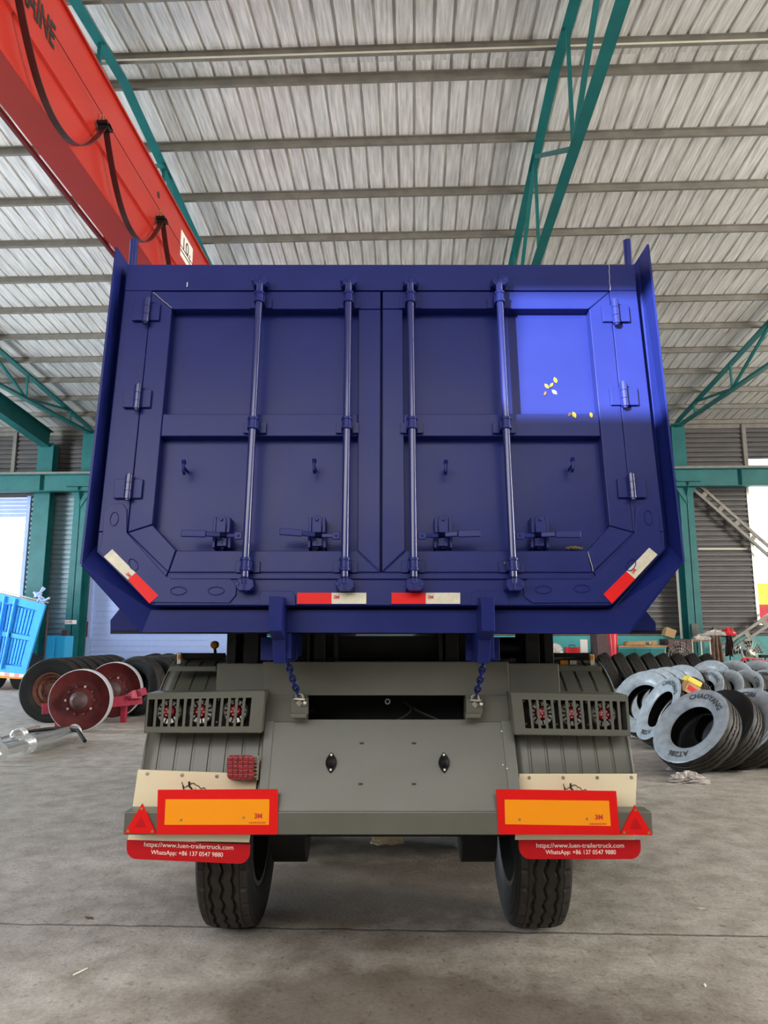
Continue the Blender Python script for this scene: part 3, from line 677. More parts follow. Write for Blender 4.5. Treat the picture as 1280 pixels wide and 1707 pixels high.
# body support arms with lugs
def arm(px, s):
    r0 = MB(); PD(r0, [(px-27, 1009), (px-27, 990), (px-22, 985), (px+27, 985), (px+33, 992), (px+33, 1009)], -0.004, 0.010); put('arm_pad', r0, 'blue', root, bevel=0.002)
    a = T(px-11, 994, 2.93); b = T(px+11, 994, 2.93); m_ = MB()
    x0, x1 = a.x, b.x
    zt = a.z; zb = T(px, 1101, 3.42).z; zk = T(px, 1052, 2.95).z
    prof = [(2.93, zt), (2.93, zk), (3.05, zb+0.10), (3.10, zb), (3.45, zb), (3.45, zt-0.12), (3.06, zt)]
    m_.prism([(x0, y, z) for y, z in prof], (x1-x0, 0, 0))
    ar = put('support_arm', m_, 'blue', root, bevel=0.003)
    m_ = MB(); q0, q1 = (T(px-20, 1062, 3.36), T(px+17, 1100, 3.36)); m_.box(q0.x, q1.x, 3.30, 3.34, q1.z, q0.z)
    m_.box(x1+0.018*0, x1+0.02, 3.1, 3.5, zb+0.02, zt-0.15)
    put('arm_foot', m_, 'blue', ar, bevel=0.003)
    m_ = MB(); l = T(px+s*28, 1078, 3.30); m_.prism([l+V3((x, 0, z)) for x, z in ((-0.022, 0.06), (0.022, 0.06), (0.024, -0.05), (0.014, -0.062), (-0.024, -0.062))], (0, 0.03, 0))
    m_.cyl(l+V3((0, -0.01, 0.048)), l+V3((0, 0.04, 0.048)), 0.008, n=10); m_.obox(l+V3((0.004, -0.008, -0.03)), 0.026, 0.02, 0.01, (1, 0, 0), (0, 0, 1), (0, -1, 0))
    put('chain_lug', m_, 'blue', ar, bevel=0.002)
arm(459, 1); arm(813, -1)
def chain(p0, p1, n=9):
    mb = MB(); d = (p1-p0)/n; L_ = d.length*0.72; dn = d.normalized(); x = dn.cross(V3((0, 1, 0))).normalized(); y = dn.cross(x)
    sag = V3((0, -0.02, -0.0))
    for i in range(n):
        c = p0+d*(i+0.5)+sag*math.sin(PI*(i+0.5)/n); a = x if i % 2 else y; path = []
        for k in range(16):
            t = 2*PI*k/16; path.append(c+dn*math.sin(t)*L_*0.95+a*math.cos(t)*0.013)
        mb.tube(path, 0.0048, n=6, closed=True)
    put('safety_chain', mb, 'blue', root)
def shackle(px, py, s):
    c = T(px, py, 3.52); mb = MB()
    path = [c+V3((0.016*math.cos(R(a)), 0, 0.018*math.sin(R(a))+0.006)) for a in range(-10, 191, 20)]
    mb.tube(path, 0.006, n=8); mb.cyl(c+V3((-0.026, 0, 0)), c+V3((0.026, 0, -0.002)), 0.007, n=10); mb.cyl(c+V3((0.02*1, 0, -0.02)), c+V3((0.034, 0, -0.022)), 0.012, n=8)
    mb.cyl(c+V3((-0.01, 0.01, -0.012)), c+V3((0.008, 0.01, -0.03)), 0.013, n=6)
    put('chain_shackle', mb, 'galv', root)
chain(T(479, 1101, 3.29), T(497, 1158, 3.52), 7); shackle(499, 1165, 1)
chain(T(806, 1103, 3.29), T(793, 1160, 3.52), 7); shackle(792, 1167, -1)

# chassis: rear crossbeam, dark hinge zone, rails
YC = 3.60
mb = MB(); PT(mb, [(362, 1106), (440, 1106), (440, 1152), (360, 1152)], YC-0.02, YC+0.5); put('crossbeam_end', mb, 'grey', root, bevel=0.004)
mb = MB(); PT(mb, [(845, 1106), (931, 1106), (934, 1155), (847, 1156)], YC-0.02, YC+0.5); put('crossbeam_end', mb, 'grey', root, bevel=0.004)
mb = MB(); PT(mb, [(438, 1103), (847, 1103), (849, 1159), (438, 1159)], YC-0.03, YC+0.05)
PT(mb, [(438, 1159), (512, 1159), (512, 1204), (438, 1204)], YC-0.03, YC+0.05); PT(mb, [(776, 1159), (849, 1159), (849, 1204), (776, 1204)], YC-0.03, YC+0.05)
put('rear_crossbeam', mb, 'grey', root, bevel=0.004)
for px in (499, 791):
    mb = MB(); PT(mb, [(px-14, 1164), (px+14, 1164), (px+14, 1192), (px-14, 1192)], YC-0.07, YC-0.02); PT(mb, [(px-15, 1190), (px+11, 1190), (px+11, 1197), (px-15, 1197)], YC-0.10, YC-0.02); put('shackle_lug', mb, 'grey', root, bevel=0.003)
# sloping rear panel
pb, pt_ = V3((0, 3.42, 0.765)), V3((0, YC-0.02, T(640, 1199, YC-0.02).z)); pn = (pt_-pb).normalized(); pnn = V3((0, -pn.z, pn.y))
def P(px, py, off=0.0): return hit(ray(px, py), pb+pnn*off, pnn)
def PP(mb, poly, o0, o1, m=0): return mb.prism([P(x, y, o1) for x, y in poly], pnn*(o0-o1), m)
mb = MB(); PP(mb, [(455, 1199), (834, 1199), (862, 1354), (434, 1354)], -0.02, 0.0)
put('rear_panel', mb, 'grey', root, bevel=0.003)
mb = MB(); PP(mb, [(447, 1140), (462, 1140), (444, 1354), (428, 1354)], -0.03, 0.006); put('panel_flange', mb, 'grey', root, bevel=0.003)
mb = MB(); PP(mb, [(828, 1142), (846, 1142), (872, 1354), (852, 1354)], -0.03, 0.006); put('panel_flange', mb, 'grey', root, bevel=0.003)
for (x, y) in ((603, 1239), (690, 1239), (601, 1307), (690, 1307)):
    mb = MB(); c = P(x, y, 0.001); mb.prism([c+V3((math.copysign(0.006, math.cos(t))+0.005*math.cos(t), 0, 0))+pn*0.005*math.sin(t) for t in [R(k) for k in range(10, 360, 20)]], pnn*0.001); put('slot_hole', mb, 'print', root)
for (x, y) in ((552, 1272), (740, 1272)):
    mb = MB(); c = P(x, y, 0.0); ol = []
    for k in range(28):
        t = 2*PI*k/28; ol.append(c+DX*0.026*math.cos(t)*(1-0.55*abs(math.sin(t))**2.2)+pn*0.046*math.sin(t))
    mb.prism(ol, pnn*0.012); mb.lathe([(0.025, 0.010), (0.024, 0.022), (0.017, 0.034), (0.007, 0.040), (0.001, 0.041)], c, pnn, 20)
    for q in (-1, 1): mb.cyl(c+pn*0.034*q+pnn*0.012, c+pn*0.034*q+pnn*0.016, 0.005, n=8, m=1)
    put('rubber_buffer', mb, ['black', 'galv'], root)
for (x, y) in ((836, 1219), (838, 1275), (845, 1281)):
    mb = MB(); mb.disc(P(x, y, 0.007), pnn, 0.0035, 0.004, 8); put('panel_rivet', mb, 'galv', root)
# bumper beam
mb = MB(); z1, z0 = T(640, 1353, 3.40).z, T(640, 1392, 3.40).z; xb0, xb1 = T(205, 1390, 3.40).x, T(1089, 1390, 3.40).x
mb.box(xb0, xb1, 3.40, 3.50, z0, z1); put('bumper_beam', mb, 'grey', root, bevel=0.005)
# dark zone under the tub
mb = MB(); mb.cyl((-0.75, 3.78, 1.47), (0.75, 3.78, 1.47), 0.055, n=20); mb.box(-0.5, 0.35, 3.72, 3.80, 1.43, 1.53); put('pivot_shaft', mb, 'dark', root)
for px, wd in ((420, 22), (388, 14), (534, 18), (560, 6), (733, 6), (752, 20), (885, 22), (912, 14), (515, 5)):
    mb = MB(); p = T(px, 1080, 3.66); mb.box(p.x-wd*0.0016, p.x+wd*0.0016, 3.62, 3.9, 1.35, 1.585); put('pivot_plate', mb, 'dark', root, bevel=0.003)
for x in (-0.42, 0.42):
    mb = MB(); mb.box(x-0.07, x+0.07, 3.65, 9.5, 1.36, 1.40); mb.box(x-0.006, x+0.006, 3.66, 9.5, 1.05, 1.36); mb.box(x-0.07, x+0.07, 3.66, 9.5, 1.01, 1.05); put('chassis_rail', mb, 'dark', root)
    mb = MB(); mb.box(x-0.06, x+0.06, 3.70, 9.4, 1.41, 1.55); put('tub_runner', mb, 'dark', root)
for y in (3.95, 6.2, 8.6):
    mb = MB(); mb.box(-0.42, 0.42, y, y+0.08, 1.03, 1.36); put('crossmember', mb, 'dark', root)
for (x, z, rr) in ((-0.30, 1.16, 0.01), (0.02, 1.20, 0.008), (0.25, 1.18, 0.008)):
    mb = MB(); mb.tube([(x+0.12*math.sin(t*2.2+x*9), 3.72+0.05*t, z-0.10+0.10*t) for t in [k/8 for k in range(9)]], rr, n=8); put('air_hose', mb, 'dark', root)
mb = MB(); mb.lathe([(0.009, 0.0), (0.009, 0.02), (0.014, 0.02), (0.014, 0.0)], T(646, 1169, 3.74), (0, -1, 0), 16, closed=True); put('eye_ring', mb, 'galv', root)

# light boxes with barred grilles
def light_box(q, s):
    # q = TL, TR, BR, BL pixels
    y0 = 3.47; P4 = [T(x, y, y0) for x, y in q]
    def at(u, v, dy=0.0):
        a = P4[0].lerp(P4[1], u); b = P4[3].lerp(P4[2], u); p = a.lerp(b, v); return p+V3((0, dy, 0))
    r0 = MB(); rim = (0.035, 0.965, 0.15, 0.86) if s > 0 else (0.035, 0.965, 0.15, 0.86)
    u0, u1 = (0.10, 0.985) if s > 0 else (0.02, 0.90); v0, v1 = 0.14, 0.84
    def quad(a, b, c, d, dy, m=0): r0.prism([at(a, c, dy), at(b, c, dy), at(b, d, dy), at(a, d, dy)], (0, 0.006, 0), m)
    quad(0, 1, 0, v0, 0); quad(0, 1, v1, 1, 0); quad(0, u0, v0, v1, 0); quad(u1, 1, v0, v1, 0)
    nb = 14
    for k in range(1, nb):
        uc = u0+(u1-u0)*k/nb; quad(uc-0.0115, uc+0.0115, v0, v1, 0)
    for (a, b, c, d) in ((0, 1, 0, 0), (0, 1, 1, 1)): r0.prism([at(a, c), at(b, c), at(b, c, 0.16), at(a, c, 0.16)], (0, 0, 0.004))
    for a in (0, 1): r0.prism([at(a, 0), at(a, 1), at(a, 1, 0.16), at(a, 0, 0.16)], (0.004, 0, 0))
    b = put('light_box', r0, 'grey', root)
    r0 = MB(); r0.prism([at(0, 0, 0.09), at(1, 0, 0.09), at(1, 1, 0.09), at(0, 1, 0.09)], (0, 0.01, 0)); put('box_back', r0, 'black', b)
    cs = (0.17, 0.45, 0.75) if s < 0 else (0.275, 0.545, 0.82)
    for k, u in enumerate(cs):
        c = at(u, 0.50, 0.085); r0 = MB(); ax = V3((0, -1, 0))
        r0.lathe([(0.060, 0.0), (0.060, 0.022), (0.054, 0.030), (0.050, 0.026)], c, ax, 32, 0)
        for j in range(14):
            t = 2*PI*j/14; d = V3((math.cos(t), 0, math.sin(t))); e = V3((math.cos(t+0.28), 0, math.sin(t+0.28)))
            r0.prism([c+d*0.034+ax*0.022, c+d*0.054+ax*0.026, c+e*0.054+ax*0.026, c+e*0.034+ax*0.022], ax*0.004, 0)
        r0.lathe([(0.030, 0.020), (0.028, 0.032), (0.018, 0.040), (0.001, 0.043)], c, ax, 24, 1)
        for j in range(7):
            t = 2*PI*j/6; rr = 0.0 if j == 6 else 0.016; r0.disc(c+V3((math.cos(t)*rr, 0, math.sin(t)*rr))+ax*0.041, ax, 0.0045, 0.006, 8, 2)
        put('round_tail_lamp', r0, ['reflector', 'lens', 'pink'], b)
        if k < 3:
            r0 = MB()
            for v in (0.22, 0.78): r0.disc(at(u+0.135 if s < 0 else u-0.135, v, 0.085), ax, 0.004, 0.006, 8)
            put('box_screw', r0, 'galv', b)
light_box([(245, 1157), (440, 1153), (433, 1222), (240, 1222)], -1)
light_box([(850, 1156), (1045, 1160), (1050, 1228), (858, 1225)], 1)

# mudguards, arched over the wheels
def guard(x0, x1, yc, label=None):
    mb = MB(); rc, zc = 0.70, 0.72; n = 24; th = 0.004; prof = []
    xs_ = []; k = 7
    for i in range(k):
        a = x0+(x1-x0)*i/k; b = x0+(x1-x0)*(i+1)/k; w_ = b-a
        xs_ += [(a, 0), (a+w_*0.80, 0), (a+w_*0.84, -0.006), (a+w_*0.96, -0.006)]
    xs_.append((x1, 0)); vs = []; m_ = len(xs_)
    path = [(yc-rc, 0.80)]+[(yc-rc*math.cos(R(t)), zc+rc*math.sin(R(t))) for t in range(8, 173, 8)]+[(yc+rc, 0.80)]
    for (y, z) in path:
        d = V3((0, y-yc, max(z-zc, 0))).normalized()
        for (x, dd) in xs_: vs.append(V3((x, y, z))+d*dd)
    fs = [[i*m_+j, i*m_+j+1, (i+1)*m_+j+1, (i+1)*m_+j] for i in range(len(path)-1) for j in range(m_-1)]
    mb.add(vs, fs, 0, True)
    for xx in (x0, x1):
        mb.tube([(xx, y, z) for y, z in path], 0.006, n=6)
    g = put('mudguard', mb, 'grey', root, angle=25)
    mo = g.modifiers.new('sol', 'SOLIDIFY'); mo.thickness = 0.003
    return g
gL0, gL1 = T(233, 1270, 3.51).x, T(432, 1270, 3.51).x; gR0, gR1 = T(862, 1270, 3.51).x, T(1058, 1270, 3.51).x
AX = 4.22
for k in range(3):
    guard(gL0, gL1, AX+1.45*k); guard(gR0, gR1, AX+1.45*k)
# top brackets over the mudguards
for (x0, x1) in ((283, 360), (933, 1003)):
    mb = MB(); PT(mb, [(x0, 1111), (x1, 1111), (x1, 1119), (x0-4, 1119)], 3.74, 3.80); mb2 = T(x0, 1119, 3.74); put('guard_bracket', mb, 'grey', root, bevel=0.002)
# side lamp rail beyond the guards
mb = MB(); PT(mb, [(300, 1089), (372, 1089), (372, 1097), (300, 1097)], 4.0, 4.06); PT(mb, [(304, 1097), (372, 1097), (372, 1108), (304, 1108)], 4.04, 4.05); sr = put('side_rail', mb, 'dark', root)
mb = MB(); PT(mb, [(295, 1088), (301, 1087), (301, 1106), (295, 1107)], 3.97, 3.99); PT(mb, [(296, 1092), (300, 1092), (300, 1099), (296, 1099)], 3.965, 3.97, 1); put('side_reflector', mb, ['paper', 'orange'], sr)
mb = MB(); PT(mb, [(920, 1089), (985, 1089), (985, 1096), (920, 1096)], 4.0, 4.06); PT(mb, [(985, 1094), (985, 1112), (932, 1112), (932, 1099)], 4.04, 4.05); sr = put('side_rail', mb, 'dark', root)
mb = MB(); PT(mb, [(983, 1090), (991, 1091), (991, 1108), (985, 1110)], 3.97, 3.99); PT(mb, [(984, 1093), (989, 1093), (989, 1100), (984, 1100)], 3.965, 3.97, 1); put('side_reflector', mb, ['paper', 'orange'], sr)
mb = MB(); PT(mb, [(934, 1101), (947, 1101), (947, 1111), (934, 1111)], 3.98, 4.0, 0); PT(mb, [(950, 1101), (961, 1101), (961, 1111), (950, 1111)], 3.98, 4.0, 1); put('side_marker', mb, ['amber', 'chrome'], sr)

mb = MB(); c = T(358, 1075, 4.0); mb.lathe([(0.022, -0.01), (0.022, 0.012), (0.016, 0.026), (0.001, 0.03)], c, (0, -1, 0), 20, 0); mb.cyl(c, V3((c.x, 4.02, T(358, 1092, 4.0).z)), 0.008, n=8, m=1); put('amber_beacon', mb, ['amber', 'dark'], root)
# mud flaps with print
def flap(px0, px1, rot, tx, sketch_px, top=(1283, 1290)):
    y = 3.515; a, b = T(px0, 1300, y).x, T(px1, 1300, y).x
    zt = T(300, top[0], y).z; zt2 = T(300, top[1], y).z; zm = T(300, 1400, y).z; zm2 = zm+(zt2-zt)*0.6
    mb = MB(); mb.prism([(a+0.00, y, zt), (b, y, zt2), (b-0.03, y, zm2), (a-0.03, y, zm)], (0, 0.004, 0))
    f = put('mud_flap', mb, 'cream', root)
    xa, xb2 = T(tx[0]-29, 1415, y).x, T(tx[1]+28, 1415, y).x; zb = T(300, 1432, y).z; c = 0.05; zbo = zb+rot*(xb2-xa)
    pts = [(xa, zm)]
    pts += [(xa+c-c*math.cos(R(t)), zb+c-c*math.sin(R(t))) for t in range(0, 91, 15)]
    pts += [(xb2-c+c*math.sin(R(t)), zbo+c-c*math.cos(R(t))) for t in range(0, 91, 15)]
    pts += [(xb2, zm+rot*(xb2-xa))]
    mb = MB(); mb.prism([(x, y-0.002, z) for x, z in pts], (0, 0.006, 0)); put('flap_border', mb, 'flapred', f)
    xd = V3((1, 0, rot)).normalized(); zd = V3((-rot, 0, 1)).normalized()
    mb = MB(); yy = y-0.003
    o = V3((T(tx[0], 1411, yy).x, yy, T(tx[0], tx[2], yy).z)); wd = T(tx[1], 1411, yy).x-o.x
    mb.text('https://www.luen-trailertruck.com', o, xd, zd, 0.020, 0, bold=0.004, width=wd)
    o = V3((T(tx[3], 1411, yy).x, yy, T(tx[3], tx[5], yy).z)); wd = T(tx[4], 1411, yy).x-o.x
    mb.text('WhatsApp: +86 137 0547 9880', o, xd, zd, 0.019, 0, bold=0.004, width=wd)
    put('flap_lettering', mb, 'paper', f)
    # small line drawing of an animal's head and back
    sx, sy, k = sketch_px; mb = MB()
    def S(pts, rr=0.0022): mb.tube([T(sx+x*k, sy-z*k, yy) for x, z in pts], rr, n=5)
    S([(0, 13), (2, 6), (6, 4), (8, 7), (11, 6)], 0.0018); S([(2, 8), (2, 4), (4, 0)], 0.003); S([(11, 6), (14, 10), (16, 11), (20, 11), (23, 8), (27, 7), (31, 2), (36, 4), (40, 0)], 0.002)
    S([(12, 14), (11.5, 8), (14, 4), (17, 1)], 0.0045); S([(22, 4), (22, 0)], 0.001)
    put('flap_drawing', mb, 'print', f)
    mb = MB()
    for kk in range(4):
        xx = a+(b-a)*(0.08+0.29*kk); mb.lathe([(0.008, 0), (0.008, 0.004), (0.003, 0.005), (0.0005, 0.005)], (xx, y-0.001, zt+(zt2-zt)*(xx-a)/(b-a)-0.016), (0, -1, 0), 12)
    put('flap_screw', mb, 'galv', f)
flap(229, 429, -0.035, (240, 389, 1411, 252, 372, 1424), (303, 1317, 1.02), (1283, 1290))
flap(866, 1062, 0.0, (894, 1040, 1413, 909, 1026, 1424), (939, 1320, 1.02), (1290, 1290))

# reflective marker boards, triangles, stop lamp
def board(o, i, sc_, hx):
    y = 3.392; mb = MB(); PT(mb, o, y, 3.40, 0); PT(mb, i, y-0.0015, y, 1)
    k = sc_; mb.text('3M', T(k[0], k[1], y-0.0025), (1, 0, 0), (0, 0, 1), 0.020, 2, bold=0.04)
    for j in range(9): mb.obox(T(k[0]-8+j*3.2, k[1]+7.5, y-0.002), 0.005, 0.006+0.002*(j % 2), 0.001, (1, 0, 0), (0, 0, 1), (0, -1, 0), 2)
    for (hx_, hy_) in hx: mb.disc(T(hx_, hy_, y-0.002), (0, -1, 0), 0.006, 0.004, 10, 3)
    put('marker_board', mb, ['red', 'orange', 'redprint', 'brass'], root)
board([(263, 1317), (463, 1316), (462, 1391), (261, 1391)], [(276, 1332.5), (449, 1332.5), (448, 1375), (274, 1375)], (424, 1364), ((302, 1367), (406, 1363)))
board([(827, 1316), (1027, 1319), (1033, 1392), (831, 1391)], [(841, 1333), (1015, 1335), (1018, 1377), (842, 1374)], (992, 1366), ((866, 1366), (978, 1365)))
def tri(a, b, c):
    y = 3.388; mb = MB(); PT(mb, [a, b, c], y, 3.40, 0); g = ((a[0]+b[0]+c[0])/3, (a[1]+b[1]+c[1])/3)
    inn = [(g[0]+(p[0]-g[0])*0.38, g[1]+(p[1]-g[1])*0.38) for p in (a, b, c)]; PT(mb, inn, y-0.0015, y, 1)
    for p in (a, b, c): mb.disc(T(g[0]+(p[0]-g[0])*0.76, g[1]+(p[1]-g[1])*0.76, y-0.001), (0, -1, 0), 0.006, 0.004, 10, 2)
    put('triangle_reflector', mb, ['red', 'flapred', 'brass'], root)
tri((236.4, 1340), (259.8, 1390), (207, 1389.5)); tri((1058.5, 1342.5), (1088, 1392.5), (1034, 1391.5))
mb = MB(); ol = []
for (cx_, cy_, t0) in ((386, 1266, 180), (416, 1266, 270), (416, 1292, 0), (386, 1292, 90)):
    for t in range(0, 91, 15): ol.append((cx_+8*math.cos(R(t0+t)), cy_+8*math.sin(R(t0+t))))
mb.loft([T(x, y, 3.50) for x, y in ol], [T(x*0.98+401*0.02, y*0.98+1279*0.02, 3.42) for x, y in ol], 0)
for i in range(5):
    for j in range(5): mb.obox(T(384+i*8.5, 1265+j*7, 3.418), 0.020, 0.016, 0.006, (1, 0, 0), (0, 0, 1), (0, -1, 0), 0)
sl = put('stop_lamp', mb, 'lens', root, bevel=0.002)
mb = MB(); 
for k in range(6): mb.obox(T(427, 1264+k*6, 3.46), 0.018, 0.006, 0.02, (1, 0, 0), (0, 0, 1), (0, -1, 0))
mb.obox(T(430, 1279, 3.47), 0.008, 0.11, 0.02, (1, 0, 0), (0, 0, 1), (0, -1, 0)); put('lamp_bracket', mb, 'galv', sl)

# ---------------------------------------------------------------- tyres
def tyre_bm(Ro, Wd, Ri, nseg, tread=True, side_m=1, nv=27, grooves=True):
    """axis along X, centre at origin; material 0 tread, 1 side"""
    mb = MB(); h = Wd/2
    outer = []                                   # from inner bead on -x round the outside to +x
    side = [(Ri, -h*0.62), (Ri+0.012, -h*0.72), (Ri+0.05, -h*0.90), ((Ri+Ro)/2, -h*1.0), (Ro-0.075, -h*0.985), (Ro-0.070, -h*1.0), (Ro-0.062, -h*1.0), (Ro-0.058, -h*0.965), (Ro-0.045, -h*0.96), (Ro-0.040, -h*0.975), (Ro-0.030, -h*0.965), (Ro-0.026, -h*0.92)]
    prof = [(r_, x_, 's') for r_, x_ in side]
    tr = [(-0.88+1.76*k/(nv-1)) for k in range(nv)]
    prof += [(Ro-0.012*abs(u/0.88)**4, u*h, 't') for u in tr]
    prof += [(r_, -x_, 's') for r_, x_ in side[::-1]]
    ins = [(Ri+0.01, h*0.50), (Ri+0.05, h*0.80), ((Ri+Ro)/2, h*0.90), (Ro-0.06, h*0.80), (Ro-0.035, 0), (Ro-0.06, -h*0.80), ((Ri+Ro)/2, -h*0.90), (Ri+0.05, -h*0.80), (Ri+0.01, -h*0.50)]
    prof += [(r_, x_, 'i') for r_, x_ in ins]
    n = len(prof); vs = []
    for j in range(nseg):
        a = 2*PI*j/nseg
        for (r_, x_, k_) in prof:
            rr = r_
            if k_ == 't' and grooves:
                ph = (j % 8)/8.0; zz = abs(ph*2-1)*2-1
                for g in (-0.40, 0.0, 0.40):
                    if abs(x_/h-(g+0.05*zz)) < 0.048: rr = Ro-0.017
                if abs(x_/h) > 0.66 and abs(x_/h) < 0.90 and (j % 8) in (0,): rr = Ro-0.016
                if abs(abs(x_/h)-0.62) < 0.02: rr -= 0.004
            vs.append((x_, rr*math.cos(a), rr*math.sin(a)))
    for j in range(nseg):
        j2 = (j+1) % nseg
        for i in range(n):
            i2 = (i+1) % n; k = prof[i][2]
            mm = 0 if k == 't' and prof[i2][2] == 't' else side_m
            if k == 'i': mm = 2
            mb.f.append([j*n+i, j*n+i2, j2*n+i2, j2*n+i]); mb.m.append(mm); mb.s.append(k != 't')
    mb.v = [V3(v) for v in vs]; return mb
def xform(mb, mat4): mb.v = [mat4 @ v for v in mb.v]; return mb
def rim_mb(Ri, Wd, n=48, m=0):
    mb = MB(); h = Wd/2
    mb.lathe([(Ri+0.022, -h*0.70), (Ri+0.022, -h*0.84), (Ri-0.002, -h*0.84), (Ri-0.015, -h*0.55), (Ri-0.03, -h*0.2), (Ri-0.03, h*0.2), (Ri-0.015, h*0.55), (Ri-0.002, h*0.84), (Ri+0.022, h*0.84), (Ri+0.022, h*0.70)], (0, 0, 0), (1, 0, 0), n)
    mb.lathe([(Ri-0.028, h*0.35), (Ri-0.06, h*0.45), (Ri*0.70, h*0.10), (Ri*0.62, -h*0.05), (0.14, -h*0.05), (0.13, h*0.25), (0.06, h*0.35), (0.001, h*0.35)], (0, 0, 0), (1, 0, 0), n)
    for j in range(10):
        t = 2*PI*j/10; mb.cyl((-h*0.30, 0.165*math.cos(t), 0.165*math.sin(t)), (h*0.22, 0.165*math.cos(t), 0.165*math.sin(t)), 0.014, n=8)
    return mb
RT = 0.50
tyre_src = None; rim_src = None
for k in range(3):
    for s in (-1, 1):
        c = V3((s*0.79, AX-0.04+1.45*k, RT))
        if tyre_src is None:
            m_ = xform(tyre_bm(RT, 0.275, 0.285, 256, nv=61), Matrix.Translation(c)); tyre_src = put('trailer_tyre', m_, ['tread', 'side', 'black'], root, origin=c)
            m_ = xform(rim_mb(0.285, 0.275), Matrix.Translation(c)); rim_src = put('wheel_rim', m_, 'rim', tyre_src, origin=c)
        else:
            o = tyre_src.copy(); sc.collection.objects.link(o); o.parent = root; o.location = c-ABS[root.name]; o.rotation_euler = (0.3*k, 0, 0 if s < 0 else PI)
            q = rim_src.copy(); sc.collection.objects.link(q); q.parent = o
    mb = MB(); mb.cyl((-0.75, AX-0.04+1.45*k, RT), (0.75, AX-0.04+1.45*k, RT), 0.065, n=20); mb.cyl((-0.60, AX-0.04+1.45*k, RT), (-0.42, AX-0.04+1.45*k, RT), 0.19, n=24); mb.cyl((0.60, AX-0.04+1.45*k, RT), (0.42, AX-0.04+1.45*k, RT), 0.19, n=24)
    put('axle', mb, 'dark', root)
mb = MB()
for s in (-1, 1):
    for j in range(8): mb.box(s*0.45-0.045, s*0.45+0.045, AX-0.5+0.05*j, AX+2.9-0.05*j, 0.62+0.018*j, 0.635+0.018*j)
put('leaf_spring', mb, 'dark', root)
for s in (-1, 1):
    mb = MB(); mb.box(s*0.45-0.05, s*0.45+0.05, AX-0.55, AX-0.40, 0.6, 1.05); put('spring_hanger', mb, 'dark', root)

# ================================================================== loose tyres
def make_tyre(name, side_mat, loc, rot, label, group, Ro=0.53, Wd=0.27, Ri=0.29, nseg=96, text=None, src=None):
    if src is not None:
        o = copy_tree(src); 
    else:
        o = put(name, tyre_bm(Ro, Wd, Ri, nseg, nv=25), ['tread', side_mat, 'black'], None, origin=(0, 0, 0))
        if text:
            mb = MB(); rm = (Ro+Ri)/2-0.005
            for (tt, a0) in text: mb.text(tt, (Wd/2+0.004, 0, 0), (0, 1, 0), (0, 0, 1), 0.075, 0, bold=0.03, polar=(rm, a0), lift=-0.0)
            for v in mb.v: v.x = Wd/2+0.004
            put('raised_lettering', mb, 'letter', o)
    o.rotation_mode = 'XYZ'; o.location = loc; o.rotation_euler = rot; tag(o, label, 'tyre', group); return o
def aim(o, n, spin=0.0):
    o.rotation_mode = 'QUATERNION'; o.rotation_quaternion = V3(n).normalized().to_track_quat('X', 'Z') @ Matrix.Rotation(spin, 3, 'X').to_quaternion()
def drop_tyre(src, px, py, n, label, group, Ro=0.50, Wd=0.25, spin=0.0, copy=True):
    """stand or lean a tyre so that it touches the floor; its centre lies on the sight line of the pixel"""
    n = V3(n).normalized(); zc = Ro*0.985*math.sqrt(1-n.z**2)+Wd/2*0.80*abs(n.z)
    o = copy_tree(src) if copy else src
    o.location = WZ(px, py, zc); aim(o, n, spin); tag(o, label, 'tyre', group); return o
def tyre_source(side, text=None, Ro=0.50, Wd=0.25, Ri=0.275, nseg=96):
    o = put('loose_tyre', tyre_bm(Ro, Wd, Ri, nseg, nv=25), ['tread', side, 'black'], None, origin=(0, 0, 0))
    if text:
        rm = (Ro+Ri)/2-0.030
        for (tt, a0) in text:
            mb = MB(); mb.text(tt, (0, 0, 0), (0, 1, 0), (0, 0, 1), 0.062, 0, bold=0.03, polar=(rm, R(a0)))
            for v in mb.v: v.x = Wd/2+0.003
            put('raised_lettering', mb, 'letter', o, origin=(0, 0, 0))
    return o
GF, GB, GR = 'white-sided tyres leaning in the front row', 'white-sided tyres leaning in the second row', 'tyres leaning in the far row by the workbench'
nA = (-0.70, -0.32, 0.62); nB = (-0.83, -0.08, 0.52); nC = (-0.66, -0.56, 0.45)
ta = tyre_source('sheen', [('CHAOYANG', 118), ('AT286', -62)])
drop_tyre(ta, 1160, 1219, nA, 'nearest bright-sheened black tyre, leaning with its dark round opening towards the camera', GF, copy=False)
drop_tyre(ta, 1240, 1214, nA, 'bright-sheened black tyre leaning directly behind the nearest one, model lettering at its top', GF, spin=R(180))
drop_tyre(ta, 1318, 1210, nA, 'bright-sheened black tyre at the right edge of the front leaning row', GF, spin=R(10))
drop_tyre(ta, 1108, 1187, nB, 'tilted bright-sheened black tyre with the small orange carton lying on it', GB)
for k, (px, lab) in enumerate(((1172, 'first white-sided tyre peeping out right of the orange carton'), (1204, 'second white-sided tyre peeping out right of the orange carton'), (1236, 'third white-sided tyre peeping out right of the orange carton'), (1268, 'white-sided tyre of the second row cut by the frame edge'))):
    drop_tyre(ta, px, 1160, nA, lab, GB, spin=R(60*k))
td_ = tyre_source('side', Wd=0.22)
drop_tyre(td_, 1199, 1216, nA, 'black-sided tyre sandwiched behind the nearest white-sided one', GF, Wd=0.22, copy=False)
drop_tyre(td_, 1279, 1212, nA, 'black-sided tyre between the second and the last of the front row', GF, Wd=0.22, spin=1)
drop_tyre(td_, 1138, 1185, nB, 'black-sided tyre behind the tilted one under the orange carton', GB, Wd=0.22, spin=2)
tc = tyre_source('sheen')
GC = 'ribbed tyres fanned out beside the mudguard'
